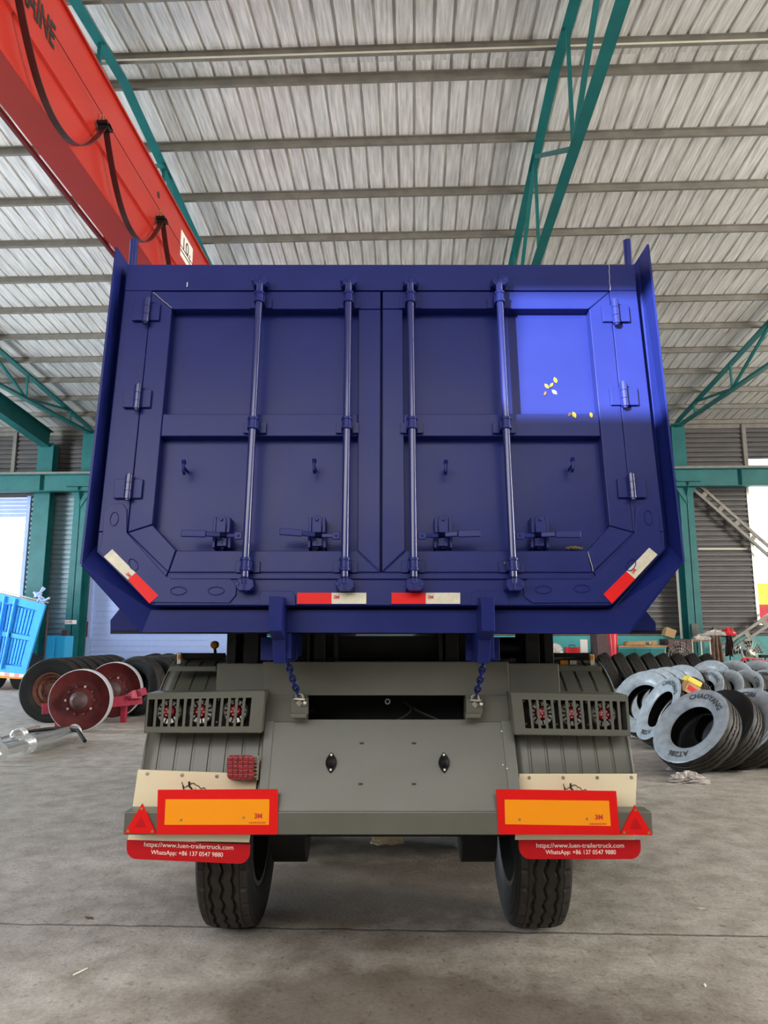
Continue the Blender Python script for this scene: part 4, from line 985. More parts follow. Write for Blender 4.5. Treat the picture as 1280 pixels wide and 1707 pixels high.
for k, (px, py, n_, lab) in enumerate(((1076, 1174, nC, 'leftmost of the fanned tyres, half behind the right mudguard'), (1092, 1167, nC, 'second fanned tyre right of the mudguard'), (1110, 1161, nC, 'third fanned tyre right of the mudguard'), (1136, 1154, nC, 'large fanned tyre whose tread arches over the orange carton'))):
    drop_tyre(tc, px, py, n_, lab, GC, copy=(k > 0), spin=R(20*k))
for k, (px, lab) in enumerate(((1185, 'dark tyre crest behind the second row, left one'), (1222, 'dark tyre crest behind the second row, middle one'), (1262, 'dark tyre crest behind the second row, right one'))):
    drop_tyre(tc, px, 1140, nC, lab, 'dark tyres behind the second row', spin=R(33*k))
tf = tyre_source('side', Wd=0.30)
pos = ('first', 'second', 'third', 'fourth', 'fifth', 'sixth', 'seventh', 'eighth', 'ninth')
for k in range(9):
    px = 992+24.5*k
    drop_tyre(tf, px, 1117+0.4*k, (0.90, -0.12, 0.42), 'block-tread tyre in the far row, %s from the trailer' % pos[k], GR, Wd=0.30, copy=(k > 0), spin=R(17*k))
# left side: tyres on rims standing one behind the other
tl_ = tyre_source('side', Ro=0.55, Wd=0.28, Ri=0.285)
rw = MB(); rw = rim_mb(0.285, 0.28, 32); put('wheel_rim', rw, 'rust', tl_, origin=(0, 0, 0))
GL, GL2 = 'mounted tyres standing in the left row', 'tyres standing in the row behind the red discs'
c0 = WZ(88, 1150, 0.55)
for k in range(7):
    o = tl_ if k == 0 else copy_tree(tl_)
    o.location = c0+V3((0.02*k, 0.33*k, 0)); aim(o, (0.02, -1, 0), R(40*k))
    tag(o, 'black tyre on a rusty rim, nearest in the left row' if k == 0 else '%s black tyre behind the rusty-rimmed one at left' % pos[k], 'tyre', GL)
ts = tyre_source('side', Ro=0.55, Wd=0.28, Ri=0.285)
c1 = WZ(186, 1147, 0.55)
for k in range(5):
    o = ts if k == 0 else copy_tree(ts)
    o.location = c1+V3((0.25+0.18*k, 0.62+0.38*k, 0)); aim(o, (-0.30, -1, 0), R(25*k)); tag(o, '%s black tyre in the row behind the second red disc' % pos[k], 'tyre', GL2)
for k in range(4):
    o = copy_tree(ts); o.location = WZ(258+22*k, 1131, 0.53); aim(o, (0.93, -0.3, 0.2), R(25*k))
    tag(o, 'dusty tyre showing its tread, %s from the mudguard' % pos[3-k], 'tyre', 'dusty tyres beside the left mudguard')

# red primer discs and beams
def drum(px, py, Rd, label):
    c = WZ(px, py, Rd); r = thing('brake_drum', (c.x, c.y, 0), label, 'drum', 'red primer drums on the left'); A_ = V3((0.12, -1, 0.0)).normalized()
    mb = MB(); mb.lathe([(Rd, -0.02), (Rd, 0.05), (Rd-0.012, 0.055), (Rd-0.03, 0.045), (Rd*0.80, 0.0), (Rd*0.52, -0.045), (Rd*0.44, -0.045), (Rd*0.42, 0.01), (Rd*0.36, 0.03), (0.001, 0.03)], c, A_, 64)
    mb.lathe([(Rd-0.03, -0.02), (0.001, -0.05)], c, A_, 48); put('disc_face', mb, 'primer', r)
    mb = MB(); mb.lathe([(Rd-0.008, 0.054), (Rd+0.002, 0.052), (Rd+0.004, -0.10), (Rd-0.02, -0.10), (Rd-0.02, 0.03)], c, A_, 64); put('disc_band', mb, 'edge', r)
    mb = MB(); mb.lathe([(Rd*0.30, 0.02), (Rd*0.29, 0.09), (Rd*0.20, 0.13), (Rd*0.15, 0.17), (0.001, 0.18)], c, A_, 32); put('hub_cap', mb, 'brown', r)
    x = A_.cross(V3((0, 0, 1))).normalized(); z = V3((0, 0, 1))
    for j in range(10):
        t = 2*PI*j/10; p = c+(x*math.cos(t)+z*math.sin(t))*Rd*0.46; mb = MB(); mb.cyl(p, p+A_*0.035, 0.020, n=8); put('wheel_stud', mb, 'galv' if j % 3 == 0 else 'brown', r)
    return c
d1 = drum(134, 1167, 0.48, 'large red primer drum nearest the camera with silver edge')
d2 = drum(190, 1150, 0.50, 'red primer drum standing behind and right of the largest one')
r = thing('axle_beam', (d1.x, d1.y+0.5, 0), 'bright red axle beam lying between the two primer drums', 'axle')
mb = MB(); e0 = WZ(70, 1182, 0.30); e1 = WZ(236, 1165, 0.40)
mb.bar(e0, e1, 0.16, 0.16); put('beam', mb, 'primerb', r)
mb = MB(); mb.bar(WZ(206, 1172, 0.30), WZ(229, 1157, 0.5), 0.14, 0.14); mb.bar(WZ(212, 1164, 0.42), WZ(241, 1152, 0.55), 0.10, 0.12); put('spring_seat', mb, 'primerb', r)
mb = MB(); mb.bar(V3((e0.x+0.3, e0.y, 0)), V3((e0.x+0.3, e0.y, 0.28)), 0.08, 0.1, up=(0, 1, 0)); mb.bar(V3((e1.x-0.3, e1.y, 0)), V3((e1.x-0.3, e1.y, 0.36)), 0.08, 0.1, up=(0, 1, 0)); put('foot', mb, 'primerb', r)

# silver struts on the floor at left
def strut(pa, pb_, rr, label, ubolts=2):
    a, b = WZ(pa[0], pa[1], rr+0.02), WZ(pb_[0], pb_[1], rr+0.02); d = (b-a).normalized(); x = d.cross(V3((0, 0, 1))).normalized()
    r = thing('silver_strut', ((a.x+b.x)/2, (a.y+b.y)/2, 0), label, 'strut', 'silver struts on the floor')
    mb = MB(); mb.cyl(a, a.lerp(b, 0.36), rr*0.72, n=20); mb.cyl(a.lerp(b, 0.34), b, rr, n=20); mb.lathe([(rr*0.72, 0), (rr*1.0, 0.0), (rr*1.0, 0.04), (rr*0.55, 0.04), (rr*0.5, -0.0)], a, -d, 20); put('tube', mb, 'chrome', r)
    mb = MB(); mb.cyl(a.lerp(b, 0.32), a.lerp(b, 0.36), rr*1.25, n=20)
    for j in range(6):
        t = 2*PI*j/6; q = a.lerp(b, 0.31)+(x*math.cos(t)+V3((0, 0, 1))*math.sin(t))*rr; mb.cyl(q, q+d*0.02, rr*0.22, n=6)
    mb.lathe([(rr, 0), (rr*1.15, 0.03), (rr*0.7, 0.10), (0.001, 0.10)], b, d, 16); put('flange', mb, 'chrome', r)
    for k in range(ubolts):
        c = a.lerp(b, 0.55+0.22*k); mb = MB(); path = [c+x*(-1)*(rr*1.1)*s_ for s_ in ()]
        pth = [c+d*0.05*math.cos(t)+(-x*0.55+V3((0, 0, -0.15)))*0+x*-1*(rr*1.0)+V3((0, 0, 0.0))+(-x)*0.0+V3((0, 0, -0.4*rr)) + (-x)*0.06*math.sin(t)+V3((0, 0, 0.0)) for t in [R(z) for z in range(0, 360, 24)]]
        mb.tube([p+V3((0, 0, 0.4*rr)) for p in pth], 0.012, n=6, closed=True); put('clamp', mb, 'chrome', r)
    return r
strut((4, 1252), (122, 1221), 0.10, 'thick silver strut nearest the camera, flange bolts at its right end')
strut((2, 1242), (88, 1222), 0.055, 'thinner silver strut lying behind the thick one')
strut((0, 1232), (60, 1214), 0.035, 'slim silver rod at the back of the strut pile', 0)
c = WZ(30, 1228, 0.10); mb = MB()
for k in range(3): mb.tube([c+V3((0.10*math.cos(t), 0.04*k, 0.0+0.10*math.sin(t))) for t in [R(z) for z in range(0, 360, 20)]], 0.018, n=8, closed=True)
r = thing('coiled_bracket', (c.x, c.y, 0), 'silver ring-shaped bracket standing on the strut pile', 'bracket'); put('rings', mb, 'chrome', r)
mb = MB(); q = WZ(44, 1220, 0.14); mb.tube([q, q+V3((0.3, 0.0, 0.04)), q+V3((0.55, -0.05, 0.06)), q+V3((0.8, -0.1, 0.03)), q+V3((1.0, -0.3, -0.08))], 0.025, n=8)
tag(put('bent_rod', mb, 'dark'), 'thin black bent rod lying across the back of the strut pile', 'rod')

# blue trailer body at far left
yb_ = 19.0
r = thing('blue_trailer', tuple(V3((W(20, 1120, yb_).x, yb_, 0))), 'bright blue louvred trailer body parked at far left', 'trailer')
def Q(px, py, dy=0.0): return W(px, py, yb_)+V3((0, dy, 0))
body = [(-70, 972), (76, 1008), (42, 1124), (-75, 1112)]
mb = MB(); mb.prism([Q(x, y, 0.06) for x, y in body], (-3.0, 4.6, 0)); put('body', mb, 'sky_blue', r)
def lerp2(u, v):
    a = (body[0][0]+(body[1][0]-body[0][0])*u, body[0][1]+(body[1][1]-body[0][1])*u); b = (body[3][0]+(body[2][0]-body[3][0])*u, body[3][1]+(body[2][1]-body[3][1])*u)
    return (a[0]+(b[0]-a[0])*v, a[1]+(b[1]-a[1])*v)
def qb(mb, u0, u1, v0, v1, dy, m=0): mb.prism([Q(*lerp2(u0, v0), dy), Q(*lerp2(u1, v0), dy), Q(*lerp2(u1, v1), dy), Q(*lerp2(u0, v1), dy)], (0, 0.08, 0), m)
mb = MB()
for (u0, u1, v0, v1) in ((0, 1, 0, 0.10), (0, 1, 0.90, 1.0), (0.93, 1, 0.1, 0.9), (0, 0.03, 0.1, 0.9), (0.03, 0.93, 0.47, 0.53), (0.66, 0.69, 0.1, 0.9), (0.40, 0.43, 0.1, 0.9)): qb(mb, u0, u1, v0, v1, -0.02)
put('frame', mb, 'sky_blue', r)
for (a, b) in ((0.43, 0.66), (0.69, 0.93)):
    mb = MB()
    for (v0, v1) in ((0.12, 0.46), (0.54, 0.88)):
        for k in range(6): u = a+(b-a)*(k+0.3)/6; qb(mb, u, u+(b-a)/6*0.62, v0, v1, 0.0)
    put('louvred_door', mb, 'sky_blue', r)
for u in (0.55, 0.67): mb = MB(); mb.cyl(Q(*lerp2(u, 0.02), -0.05), Q(*lerp2(u-0.01, 0.96), -0.05), 0.03, n=8); put('lock_bar', mb, 'sky_blue', r)
mb = MB()
for k in range(7): qb(mb, 0.02+k*0.14, 0.09+k*0.14, 1.0, 1.05, -0.03, 0); qb(mb, 0.09+k*0.14, 0.16+k*0.14, 1.0, 1.05, -0.03, 1)
put('warning_stripe', mb, ['pink', 'white'], r)
mb = MB()
for px in (-40, 14): c = WZ(px, 1140, 0.0); mb.cyl((Q(px, 1100).x, yb_+0.6, 0.5), (Q(px, 1100).x+0.3, yb_+0.6, 0.5), 0.5, n=24)
put('wheels', mb, 'side', r)
mb = MB(); mb.prism([Q(-70, 1116), Q(38, 1124), Q(36, 1132), Q(-72, 1126)], (-2.6, 4.0, 0)); put('chassis', mb, 'amber', r)
mb = MB()
for k in range(4): mb.cyl(Q(-70, 972, 0.2+k*0.8)+V3((-0.52*k, 0, 0.06)), Q(74, 1008, 0.2+k*0.8)+V3((-0.52*k, 0, 0.06)), 0.02, n=6)
put('tarpaulin_bows', mb, 'pale', r)
mb = MB()
for k in range(14):
    a = Q(64+random.uniform(-4, 10), 990+random.uniform(-3, 16)); mb.cyl(a, a+V3((random.uniform(-.15, .15), 0.1, random.uniform(-.15, .15))), 0.03, n=6)
put('rope_bundle', mb, 'wallblue', r)
a, b = W(78, 1060, 23.5), W(109, 1060, 23.5); r = thing('cyan_cabinet', ((a.x+b.x)/2, 23.7, 0), 'daylit cyan cabinet left of the left steel column', 'cabinet')
mb = MB(); mb.box(a.x, b.x, 23.5, 24.1, 0, a.z); put('carcass', mb, 'cyan', r, bevel=0.01)
for k in range(2): mb = MB(); mb.box(a.x+0.03+(b.x-a.x)*k/2, a.x-0.03+(b.x-a.x)*(k+1)/2, 23.475, 23.498, 0.08, a.z-0.06); put('door', mb, 'cyan', r)
mb = MB(); mb.obox((b.x-0.12, 23.75, a.z+0.10), 0.20, 0.20, 0.2, (1, 0, 0), (0, 0, 1), (0, -1, 0)); tag(put('tin_can', mb, 'brown', bevel=0.02), 'small dark tin standing on the cyan cabinet', 'tin')
# stand pole, hose reel
mb = MB(); p = WZ(70, 1139, 0); mb.cyl((p.x, p.y, 0), (p.x, p.y, 2.2), 0.035, n=10); mb.cyl((p.x, p.y, 0), (p.x, p.y, 0.04), 0.22, n=16); mb.bar((p.x-0.02, p.y, 1.0), (p.x-0.5, p.y, 0), 0.05, 0.05); tag(put('prop_stand', mb, 'brown'), 'thin dark prop stand between blue trailer and standing tyres', 'stand')
x0, x1 = W(131, 1040, YB-0.2).x, W(145, 1040, YB-0.2).x; zz = W(138, 1050, YB-0.2).z
r = thing('hose_reel', ((x0+x1)/2, YB-0.2, zz), 'dark hose reel box on the wall right of the left column', 'hose reel')
mb = MB(); mb.box(x0, x1, YB-0.3, YB-0.07, zz-0.26, zz+0.30); put('box', mb, 'brown', r)
mb = MB()
for k in range(3): mb.tube([((x0+x1)/2+(0.07+0.05*k)*math.cos(t), YB-0.33, zz+(0.12+0.05*k)*math.sin(t)) for t in [R(z) for z in range(0, 360, 20)]], 0.018, n=6, closed=True)
put('hose', mb, 'black', r)

# ------------------------------------------------------------------ workbench corner at right
YW = 23.8
def Wb(px, py, dy=0.0): return W(px, py, YW+dy)
xa, xb_ = Wb(1030, 1073).x, Wb(1112, 1073).x; zt_ = Wb(1070, 1076).z
r = thing('workbench', ((xa+xb_)/2, YW+0.4, 0), 'long workbench with an orange-brown plywood top over teal cupboards', 'workbench')
mb = MB(); mb.box(xa, xb_, YW, YW+0.9, zt_-0.05, zt_); put('bench_top', mb, 'wood', r, bevel=0.004)
mb = MB(); mb.box(xa+0.03, xb_-0.03, YW+0.06, YW+0.85, 0.0, zt_-0.05); cb = put('cupboard', mb, 'tealL', r)
for k in range(3):
    a = xa+0.06+(xb_-xa-0.12)*k/3; b = xa+0.04+(xb_-xa-0.12)*(k+1)/3; mb = MB(); mb.box(a, b, YW+0.035, YW+0.058, 0.08, zt_-0.10); put('cupboard_door', mb, 'teal', r)
def lump(name, px, py, w_, h_, m, label, cat, z, dy=0.3, d_=0.3, rot=0.0, n=0.02):
    mb = MB(); x = Wb(px, py, dy).x; mb.obox((0, 0, h_/2), w_, h_, d_, (1, 0, 0), (0, 0, 1), (0, -1, 0)); mb.v = [Matrix.Rotation(rot, 3, 'Y') @ v + V3((random.uniform(-n, n), random.uniform(-n, n), random.uniform(-n, n))) for v in mb.v]
    lo_ = min(v.z for v in mb.v); mb.v = [v+V3((x, YW+dy, z-lo_)) for v in mb.v]
    return tag(put(name, mb, m, bevel=0.01), label, cat)
lump('wood_offcut', 1068, 1066, 0.95, 0.13, 'card', 'pale flat offcut board lying on the workbench', 'board', zt_, 0.35)
lump('wood_offcut', 1055, 1070, 0.55, 0.09, 'wood', 'short orange-brown offcut at the front of the workbench', 'board', zt_, 0.10)
lump('cardboard_box', 1112, 1058, 0.32, 0.30, 'card', 'tilted brown cardboard box on the dark crate beside the bench', 'box', zt_+0.22, 0.2, 0.3, 0.35)
def bowl(px, z, rr, m, label):
    x = Wb(px, 1070, 0.3).x; mb = MB(); mb.lathe([(rr*0.5, 0.0), (rr*0.9, 0.04), (rr, 0.12), (rr*0.92, 0.12), (rr*0.8, 0.05), (0.001, 0.02)], (x, YW+0.25, z+0.001), (0, 0, 1), 24); return tag(put('steel_bowl', mb, m), label, 'bowl')
bowl(1080, zt_, 0.12, 'galv', 'small round metal bowl on the workbench')
x0, x1 = Wb(1113, 1060).x, Wb(1153, 1060).x; zc_ = Wb(1130, 1062).z
r = thing('storage_crate', ((x0+x1)/2, YW+0.4, 0), 'dark brown storage crate standing right of the workbench', 'crate')
mb = MB(); mb.box(x0, x1, YW+0.05, YW+0.85, 0.04, zt_+0.20); put('carcass', mb, 'brown', r, bevel=0.01)
mb = MB(); 
for k in range(4): mb.box(x0+0.02+(x1-x0)*k/4, x0-0.02+(x1-x0)*(k+1)/4, YW+0.03, YW+0.05, 0.08, zt_+0.16)
put('front_boards', mb, 'brown', r)
x0, x1 = Wb(1155, 1080).x, Wb(1188, 1080).x
r = thing('open_shelf', ((x0+x1)/2, YW+0.4, 0), 'low open shelf with pale rails between crate and hanging clothes', 'shelf')
for z in (0.1, 0.62, zt_+0.12): mb = MB(); mb.box(x0, x1, YW+0.1, YW+0.8, z, z+0.06); put('shelf_board', mb, 'cloth', r)
for x in (x0+0.03, (x0+x1)/2, x1-0.03): mb = MB(); mb.cyl((x, YW+0.12, 0), (x, YW+0.12, zt_+0.2), 0.022, n=8); put('post', mb, 'pale', r)
def cloth_heap(name, cx_, cy_, cz_, sx, sy, sz, m, label, cat, world=True, seed=1, n=22):
    rnd = random.Random(seed); mb = MB(); vs = []; N_ = n; K_ = n//2
    for i in range(K_+1):
        th = PI*i/K_/2 + (0 if i else 0)
        for j in range(N_):
            ph = 2*PI*j/N_; rr = 1+0.28*math.sin(3*ph+seed)+0.16*math.sin(7*ph+2*i)+rnd.uniform(-.10, .10)
            vs.append((cx_+sx*math.sin(th)*rr*math.cos(ph), cy_+sy*math.sin(th)*rr*math.sin(ph), cz_+sz*max(0.0, math.cos(th)*(1+rnd.uniform(-.28, .28)))))
    fs = [[i*N_+j, i*N_+(j+1) % N_, (i+1)*N_+(j+1) % N_, (i+1)*N_+j] for i in range(K_) for j in range(N_)] + [[K_*N_+j for j in range(N_)]]
    mb.add(vs, fs); return tag(put(name, mb, m), label, cat)
p = Wb(1200, 1062, 0.3)
cloth_heap('plastic_bag', Wb(1168, 1062, 0.3).x, YW+0.35, zt_+0.18, 0.25, 0.2, 0.16, 'rag', 'crumpled whitish plastic bag on the open shelf', 'bag', seed=3)
x0 = Wb(1190, 1080).x; x1 = Wb(1225, 1080).x
r = thing('clothes_stand', ((x0+x1)/2, YW+0.3, 0), 'stand draped with a brown jacket left of the bicycle', 'stand')
mb = MB(); 
for x in (x0+0.05, x1-0.05): mb.cyl((x, YW+0.3, 0), (x, YW+0.3, 1.42), 0.02, n=8)
mb.cyl((x0+0.03, YW+0.3, 1.42), (x1-0.03, YW+0.3, 1.42), 0.02, n=8); put('frame', mb, 'dark', r)
def drape(x0, x1, y, z1, z0, m, label, cat, seed, name='jacket'):
    rnd = random.Random(seed); mb = MB(); vs = []; N_, K_ = 18, 12
    for i in range(K_+1):
        for j in range(N_+1):
            u = j/N_; v = i/K_; vs.append((x0+(x1-x0)*(0.5+(u-0.5)*(0.55+0.45*v)), y+0.10*math.sin(u*19+seed)*(0.3+v)+0.02*rnd.uniform(-1, 1), z1+(z0-z1)*v*(1-0.15*abs(math.sin(u*7+seed)))))
    b = [(x, yy+0.05, z) for x, yy, z in vs]; n_ = len(vs)
    fs = [[i*(N_+1)+j, i*(N_+1)+j+1, (i+1)*(N_+1)+j+1, (i+1)*(N_+1)+j] for i in range(K_) for j in range(N_)]
    mb.add(vs, fs, 0, True); mb.add(b, fs, 0, True); return tag(put(name, mb, m), label, cat)
drape(x0-0.05, x0+0.45, YW+0.20, 1.46, 0.25, 'cloth', 'brown jacket hanging from the stand left of the bicycle', 'jacket', 2)
drape(x0+0.45, x1+0.05, YW+0.20, 1.46, 0.75, 'brown', 'dark brown bag hanging beside the brown jacket', 'bag', 5, 'hanging_bag')
cloth_heap('red_cloth', x1-0.05, YW+0.3, 1.44, 0.20, 0.15, 0.22, 'redp', 'red cloth bundled on top of the clothes stand', 'cloth', seed=8)
cloth_heap('white_cloth', x0+0.22, YW+0.3, 1.44, 0.33, 0.2, 0.16, 'rag', 'whitish cloth bundle on the clothes stand beside the red one', 'cloth', seed=5)
# wall sign
a, b = W(1189, 1046, YB-0.1), W(1223, 1056, YB-0.1); r = thing('wall_sign', ((a.x+b.x)/2, YB-0.1, b.z), 'pale rectangular sign low on the ribbed wall', 'sign')
mb = MB(); mb.box(a.x, b.x, YB-0.10, YB-0.06, b.z, a.z+0.03); mb.text('GS CCEE', ((a.x+b.x)/2, YB-0.102, b.z+0.06), (1, 0, 0), (0, 0, 1), 0.15, 1, bold=0.02, width=(b.x-a.x)*0.85, align='C'); put('board', mb, ['wall', 'print'], r)
a, b = W(1152, 1040, YB-1.0), W(1165, 1060, YB-1.0); mb = MB(); mb.box(a.x, b.x, YB-1.02, YB-0.98, b.z, a.z); tag(put('notice_sheet', mb, 'wall'), 'grey notice sheet fixed to the foot of the right column', 'notice')
# fans
def fan(px, py, dpt, rr, label, m):
    c = W(px, py, dpt); r = thing('floor_fan', (c.x, c.y, 0), label, 'fan', 'round floor fans')
    mb = MB(); 
    for k in range(4): mb.tube([c+V3((rr*(1-0.22*k)*math.cos(t), -0.08*(k % 2)-0.03*k, rr*(1-0.22*k)*math.sin(t))) for t in [R(z) for z in range(0, 360, 12)]], 0.008, n=5, closed=True)
    for k in range(24):
        t = 2*PI*k/24; mb.tube([c+V3((rr*math.cos(t), 0, rr*math.sin(t))), c+V3((rr*0.6*math.cos(t), -0.11, rr*0.6*math.sin(t))), c+V3((0, -0.13, 0))], 0.004, n=4)
    put('wire_guard', mb, m, r)
    mb = MB()
    for k in range(5):
        t = 2*PI*k/5; d = V3((math.cos(t), 0, math.sin(t))); e = V3((math.cos(t+0.7), 0, math.sin(t+0.7))); mb.prism([c+d*0.06, c+d*rr*0.85, c+e*rr*0.8+V3((0, 0.06, 0)), c+e*0.06], (0, 0.008, 0))
    mb.cyl(c+V3((0, -0.05, 0)), c+V3((0, 0.2, 0)), 0.09, n=16); put('blades', mb, 'dark', r)
    mb = MB(); mb.cyl((c.x, c.y+0.1, 0.03), (c.x, c.y+0.1, c.z-0.05), 0.025, n=8); mb.cyl((c.x, c.y+0.1, 0), (c.x, c.y+0.1, 0.04), 0.24, n=20); put('stand', mb, 'dark', r)
fan(1131, 1094, 22.6, 0.44, 'big round wire floor fan in front of the brown crate', 'galv')
fan(1249, 1089, 21.0, 0.46, 'big round wire fan behind the bicycle handlebars', 'galv')
# bicycle
c = W(1244, 1112, 18.6); r = thing('bicycle', (c.x, 18.6, 0), 'dark bicycle with curved handlebars standing behind the tyres', 'bicycle')
WR = 0.33
for dx in (-0.25, 0.80):
    mb = MB(); cc = V3((c.x+dx, 18.6, WR)); mb.tube([cc+V3((WR*0.97*math.cos(t), 0, WR*0.97*math.sin(t))) for t in [R(z) for z in range(0, 360, 10)]], 0.02, n=8, closed=True)
    for k in range(16): t = 2*PI*k/16; mb.cyl(cc, cc+V3((WR*math.cos(t), 0, WR*math.sin(t)))*0.98, 0.003, n=4)
    put('wheel', mb, 'galv', r)
mb = MB(); A_, B_, C_, D_, E_ = V3((c.x-0.25, 18.6, WR)), V3((c.x-0.05, 18.6, 0.92)), V3((c.x+0.25, 18.6, 0.30)), V3((c.x+0.48, 18.6, 0.85)), V3((c.x+0.80, 18.6, WR))
for p, q in ((A_, B_), (B_, C_), (B_, D_), (C_, D_), (C_, E_), (D_, E_)): mb.cyl(p, q, 0.018, n=8)
put('frame', mb, 'redp', r)
mb = MB(); mb.tube([B_+V3((-0.02, -0.32, 0.16)), B_+V3((0.05, -0.25, 0.26)), B_+V3((-0.04, -0.05, 0.20)), B_+V3((-0.04, 0.05, 0.20)), B_+V3((0.05, 0.25, 0.26)), B_+V3((-0.02, 0.32, 0.16))], 0.014, n=8); mb.cyl(B_, B_+V3((-0.04, 0, 0.2)), 0.016, n=8); put('handlebar', mb, 'chrome', r)
mb = MB(); mb.obox(D_+V3((0, 0, 0.10)), 0.26, 0.07, 0.14, (1, 0, 0), (0, 0, 1), (0, -1, 0)); mb.cyl(D_, D_+V3((0, 0, 0.08)), 0.014, n=8); put('saddle', mb, 'black', r, bevel=0.02)
mb = MB(); mb.cyl((c.x+0.28, 18.62, 0.32), (c.x+0.36, 18.85, 0.0), 0.012, n=6); put('kickstand', mb, 'galv', r)
# small colourful things behind the far row of tyres
def on_floor_box(name, px, py, dpt, w_, h_, m, label, cat):
    x = W(px, py, dpt).x; mb = MB(); mb.box(x-w_/2, x+w_/2, dpt, dpt+0.3, 0, h_); return tag(put(name, mb, m, bevel=0.02), label, cat)
on_floor_box('pink_crate', 1213, 1112, 17.9, 0.26, 0.62, 'pink', 'pink plastic crate standing left of the bicycle wheel', 'crate')
x = W(1022, 1075, 22.9).x; mb = MB(); mb.lathe([(0.09, 0.0), (0.10, 0.1), (0.10, 1.0), (0.15, 1.50), (0.14, 1.52), (0.001, 1.52)], (x, 22.9, 0), (0, 0, 1), 20)
r = thing('red_post', (x, 22.9, 0), 'bright red flared post standing left of the workbench', 'post'); put('post', mb, 'redp', r); mb = MB(); mb.cyl((x, 22.9, 0), (x, 22.9, 0.05), 0.25, n=20); put('base', mb, 'redp', r)
x0, x1 = Wb(992, 1060).x, Wb(1017, 1060).x
r = thing('steel_cabinet', ((x0+x1)/2, YW+0.3, 0), 'dark cabinet half hidden under the tipper body at right', 'cabinet')
mb = MB(); mb.box(x0, x1, YW, YW+0.7, 0, Wb(1000, 1045).z); put('carcass', mb, 'brown', r, bevel=0.01); mb = MB(); mb.box(x0+0.04, x1-0.04, YW-0.025, YW-0.002, 0.08, Wb(1000, 1045).z-0.06); put('door', mb, 'brown', r)
x0, x1 = Wb(915, 1080).x, Wb(985, 1080).x; zs_ = Wb(950, 1089).z
r = thing('side_table', ((x0+x1)/2, YW+0.3, 0), 'low table seen through the gap under the tipper body', 'table')
mb = MB(); mb.box(x0, x1, YW, YW+0.7, zs_-0.05, zs_); put('tabletop', mb, 'teal', r)
for x in (x0+0.05, x1-0.05):
    for y in (YW+0.06, YW+0.64): mb = MB(); mb.box(x-0.03, x+0.03, y-0.03, y+0.03, 0, zs_-0.05); put('leg', mb, 'teal', r)
x = Wb(957, 1080).x; r = thing('tool_box', (x, YW+0.3, zs_), 'small red toolbox on the low table under the tipper body', 'toolbox')
mb = MB(); mb.box(x-0.24, x+0.24, YW+0.2, YW+0.45, zs_, zs_+0.19); put('body', mb, 'redp', r, bevel=0.01); mb = MB(); mb.tube([(x-0.1, YW+0.32, zs_+0.185), (x-0.1, YW+0.32, zs_+0.25), (x+0.1, YW+0.32, zs_+0.25), (x+0.1, YW+0.32, zs_+0.185)], 0.012); put('handle', mb, 'black', r)
cloth_heap('plastic_bag', Wb(928, 1080, 0.3).x, YW+0.35, zs_, 0.2, 0.15, 0.26, 'rag', 'white plastic bag on the low table left of the toolbox', 'bag', seed=11)
mb = MB(); a, b = W(967, 1066, YB-0.1), W(980, 1088, YB-0.1); mb.box(a.x, b.x, YB-0.10, YB-0.065, b.z, a.z); tag(put('wall_notice', mb, 'paper'), 'small white notice on the teal wall base under the tipper body', 'notice')
# carton lying on a leaning tyre
q = WZ(1150, 1149, 0.80); nB_ = V3(nB).normalized(); e = V3((0.25, -0.9, -0.1)).normalized()
r = thing('small_carton', tuple(q), 'small orange and cream carton lying on a leaning tyre', 'carton')
mb = MB(); up_ = V3((0.52, 0.1, 0.84)).normalized(); ax_ = V3((0.80, 0.2, -0.52)).normalized(); nn_ = ax_.cross(up_)
mb.obox(q, 0.20, 0.15, 0.12, ax_, up_, nn_, 0); mb.obox(q+nn_*0.061+up_*(-0.0), 0.15, 0.07, 0.004, ax_, up_, nn_, 1); mb.obox(q-nn_*0.061+up_*(-0.0), 0.15, 0.07, 0.004, ax_, up_, nn_, 1); put('carton', mb, ['wood', 'redp'], r, bevel=0.004)
mb = MB(); mb.obox(q+up_*0.11-ax_*0.02, 0.22, 0.07, 0.11, (ax_+up_*0.1).normalized(), up_, nn_, 0); put('lid', mb, 'yellow', r, bevel=0.008)
# rags, papers, leaves and twigs on the floor
q = WZ(1148, 1303, 0); cloth_heap('plastic_sheet', q.x, q.y, 0.0, 0.17, 0.13, 0.09, 'rag', 'crumpled whitish plastic on the floor before the nearest tyre', 'rag', seed=4, n=30)
q = WZ(1128, 1284, 0); cloth_heap('plastic_sheet', q.x, q.y, 0.0, 0.09, 0.05, 0.05, 'rag', 'small torn piece of plastic left of the crumpled sheet', 'rag', seed=6)
q = WZ(643, 1404, 0); cloth_heap('crumpled_paper', q.x, q.y, 0.0, 0.10, 0.08, 0.11, 'cream', 'cream crumpled paper on the floor behind the bumper centre', 'paper', seed=9)
q = WZ(768, 1412, 0); cloth_heap('crumpled_paper', q.x, q.y, 0.0, 0.035, 0.03, 0.03, 'paper', 'small white crumpled paper on the floor near the right wheel', 'paper', seed=12)
def litter(px, py, L_, ang, m, label, cat, name, wd=0.01):
    q = WZ(px, py, 0.006); d = V3((math.cos(ang), math.sin(ang), 0)); mb = MB(); x = V3((-d.y, d.x, 0))
    mb.prism([q-d*L_/2, q-d*L_*0.1-x*wd, q+d*L_/2, q+d*L_*0.1+x*wd], (0, 0, 0.004)); mb.v = [v-V3((0, 0, 0.005)) for v in mb.v]; return tag(put(name, mb, m), label, cat)
litter(149, 1529, 0.075, 2.7, 'leafd', 'dark curled leaf on the floor left of the left wheel', 'leaf', 'dry_leaf', 0.013)
litter(134, 1618, 0.08, 1.1, 'paper', 'thin white straw on the floor at lower left', 'straw', 'straw', 0.003)
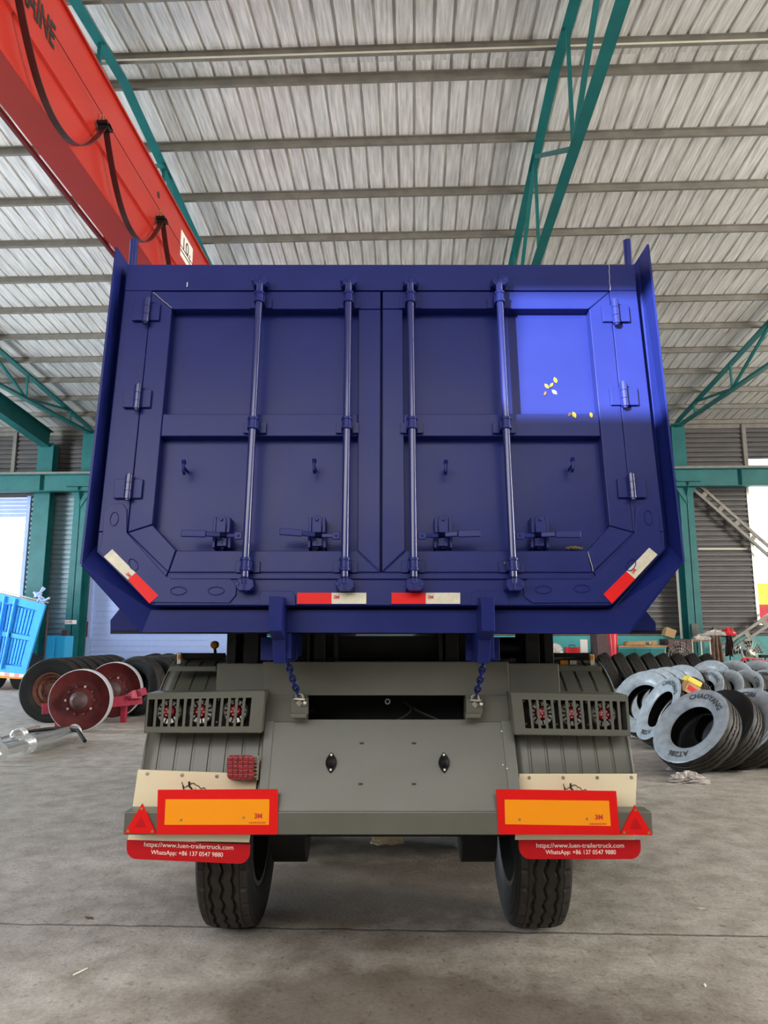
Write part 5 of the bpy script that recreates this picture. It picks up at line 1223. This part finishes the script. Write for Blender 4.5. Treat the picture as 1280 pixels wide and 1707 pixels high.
litter(1175, 1641, 0.035, 1.2, 'paper', 'tiny white scrap on the floor at lower right', 'scrap', 'paper_scrap', 0.006)
litter(1168, 1513, 0.06, 2.9, 'rag', 'small pale leaf on the floor right of the right wheel', 'leaf', 'dry_leaf', 0.013)
litter(680, 1453, 0.18, 0.5, 'leafd', 'thin dark twig on the floor between the wheels', 'twig', 'twig', 0.006)
litter(135, 1246, 0.12, 0.4, 'leafd', 'dark leaf on the floor below the red drum', 'leaf', 'dry_leaf', 0.02)
# leaves stuck to the right door
def door_leaf(px, py, L_, ang, m, label, off=-0.050):
    q = D(px, py, off); d = DX*math.cos(ang)+DU*math.sin(ang); x = DX*-math.sin(ang)+DU*math.cos(ang); mb = MB()
    pts = [q-d*L_/2, q-d*L_*0.25-x*L_*0.22, q+d*L_*0.15-x*L_*0.25, q+d*L_/2, q+d*L_*0.15+x*L_*0.25, q-d*L_*0.25+x*L_*0.22]
    mb.prism(pts, DN*0.003); mb.v = [RW @ v for v in mb.v]; return tag(put('stuck_leaf', mb, m), label, 'leaf', 'leaves stuck to the right door')
door_leaf(925.5, 634, 0.032, 1.9, 'leaf', 'yellow leaf stuck on the sunlit door panel, topmost of the cluster')
door_leaf(911, 644, 0.030, 2.2, 'leaf', 'yellow leaf stuck on the sunlit door panel, left in the cluster')
door_leaf(919, 642, 0.026, 0.9, 'leaf', 'pale leaf in the middle of the leaf cluster on the door')
door_leaf(924, 654, 0.030, -0.8, 'paper', 'whitish leaf at the lower right of the door leaf cluster')
door_leaf(908.5, 656, 0.024, 1.2, 'leafd', 'brownish leaf at the lower left of the door leaf cluster')
door_leaf(957, 692, 0.034, -1.2, 'leaf', 'yellow leaf on the door cross bar, left of the single round one', 0.001)
door_leaf(949, 691, 0.024, 1.0, 'leafd', 'dark leaf bit on the door cross bar beside the yellow one', 0.001)
door_leaf(985, 692, 0.028, 1.7, 'leaf', 'single round yellow leaf at the right end of the cross bar', 0.001)
door_leaf(843, 938, 0.020, 0.3, 'leaf', 'tiny yellow leaf caught at the rightmost lower rod bracket', 0.022)
mb = MB()
for k in range(26):
    q = D(944+random.uniform(0, 29), 912.5+random.uniform(-1.5, 1.5), -0.030); a = random.uniform(0, 3); L_ = random.uniform(0.004, 0.010); d = DX*math.cos(a)+DU*math.sin(a)
    mb.obox(q, L_, 0.004, 0.004, d, d.cross(DN), DN)
mb.v = [RW @ v for v in mb.v]; tag(put('leaf_crumbs', mb, 'leaf'), 'yellow leaf crumbs lying in the lower corner of the right door', 'crumbs', kind='stuff')
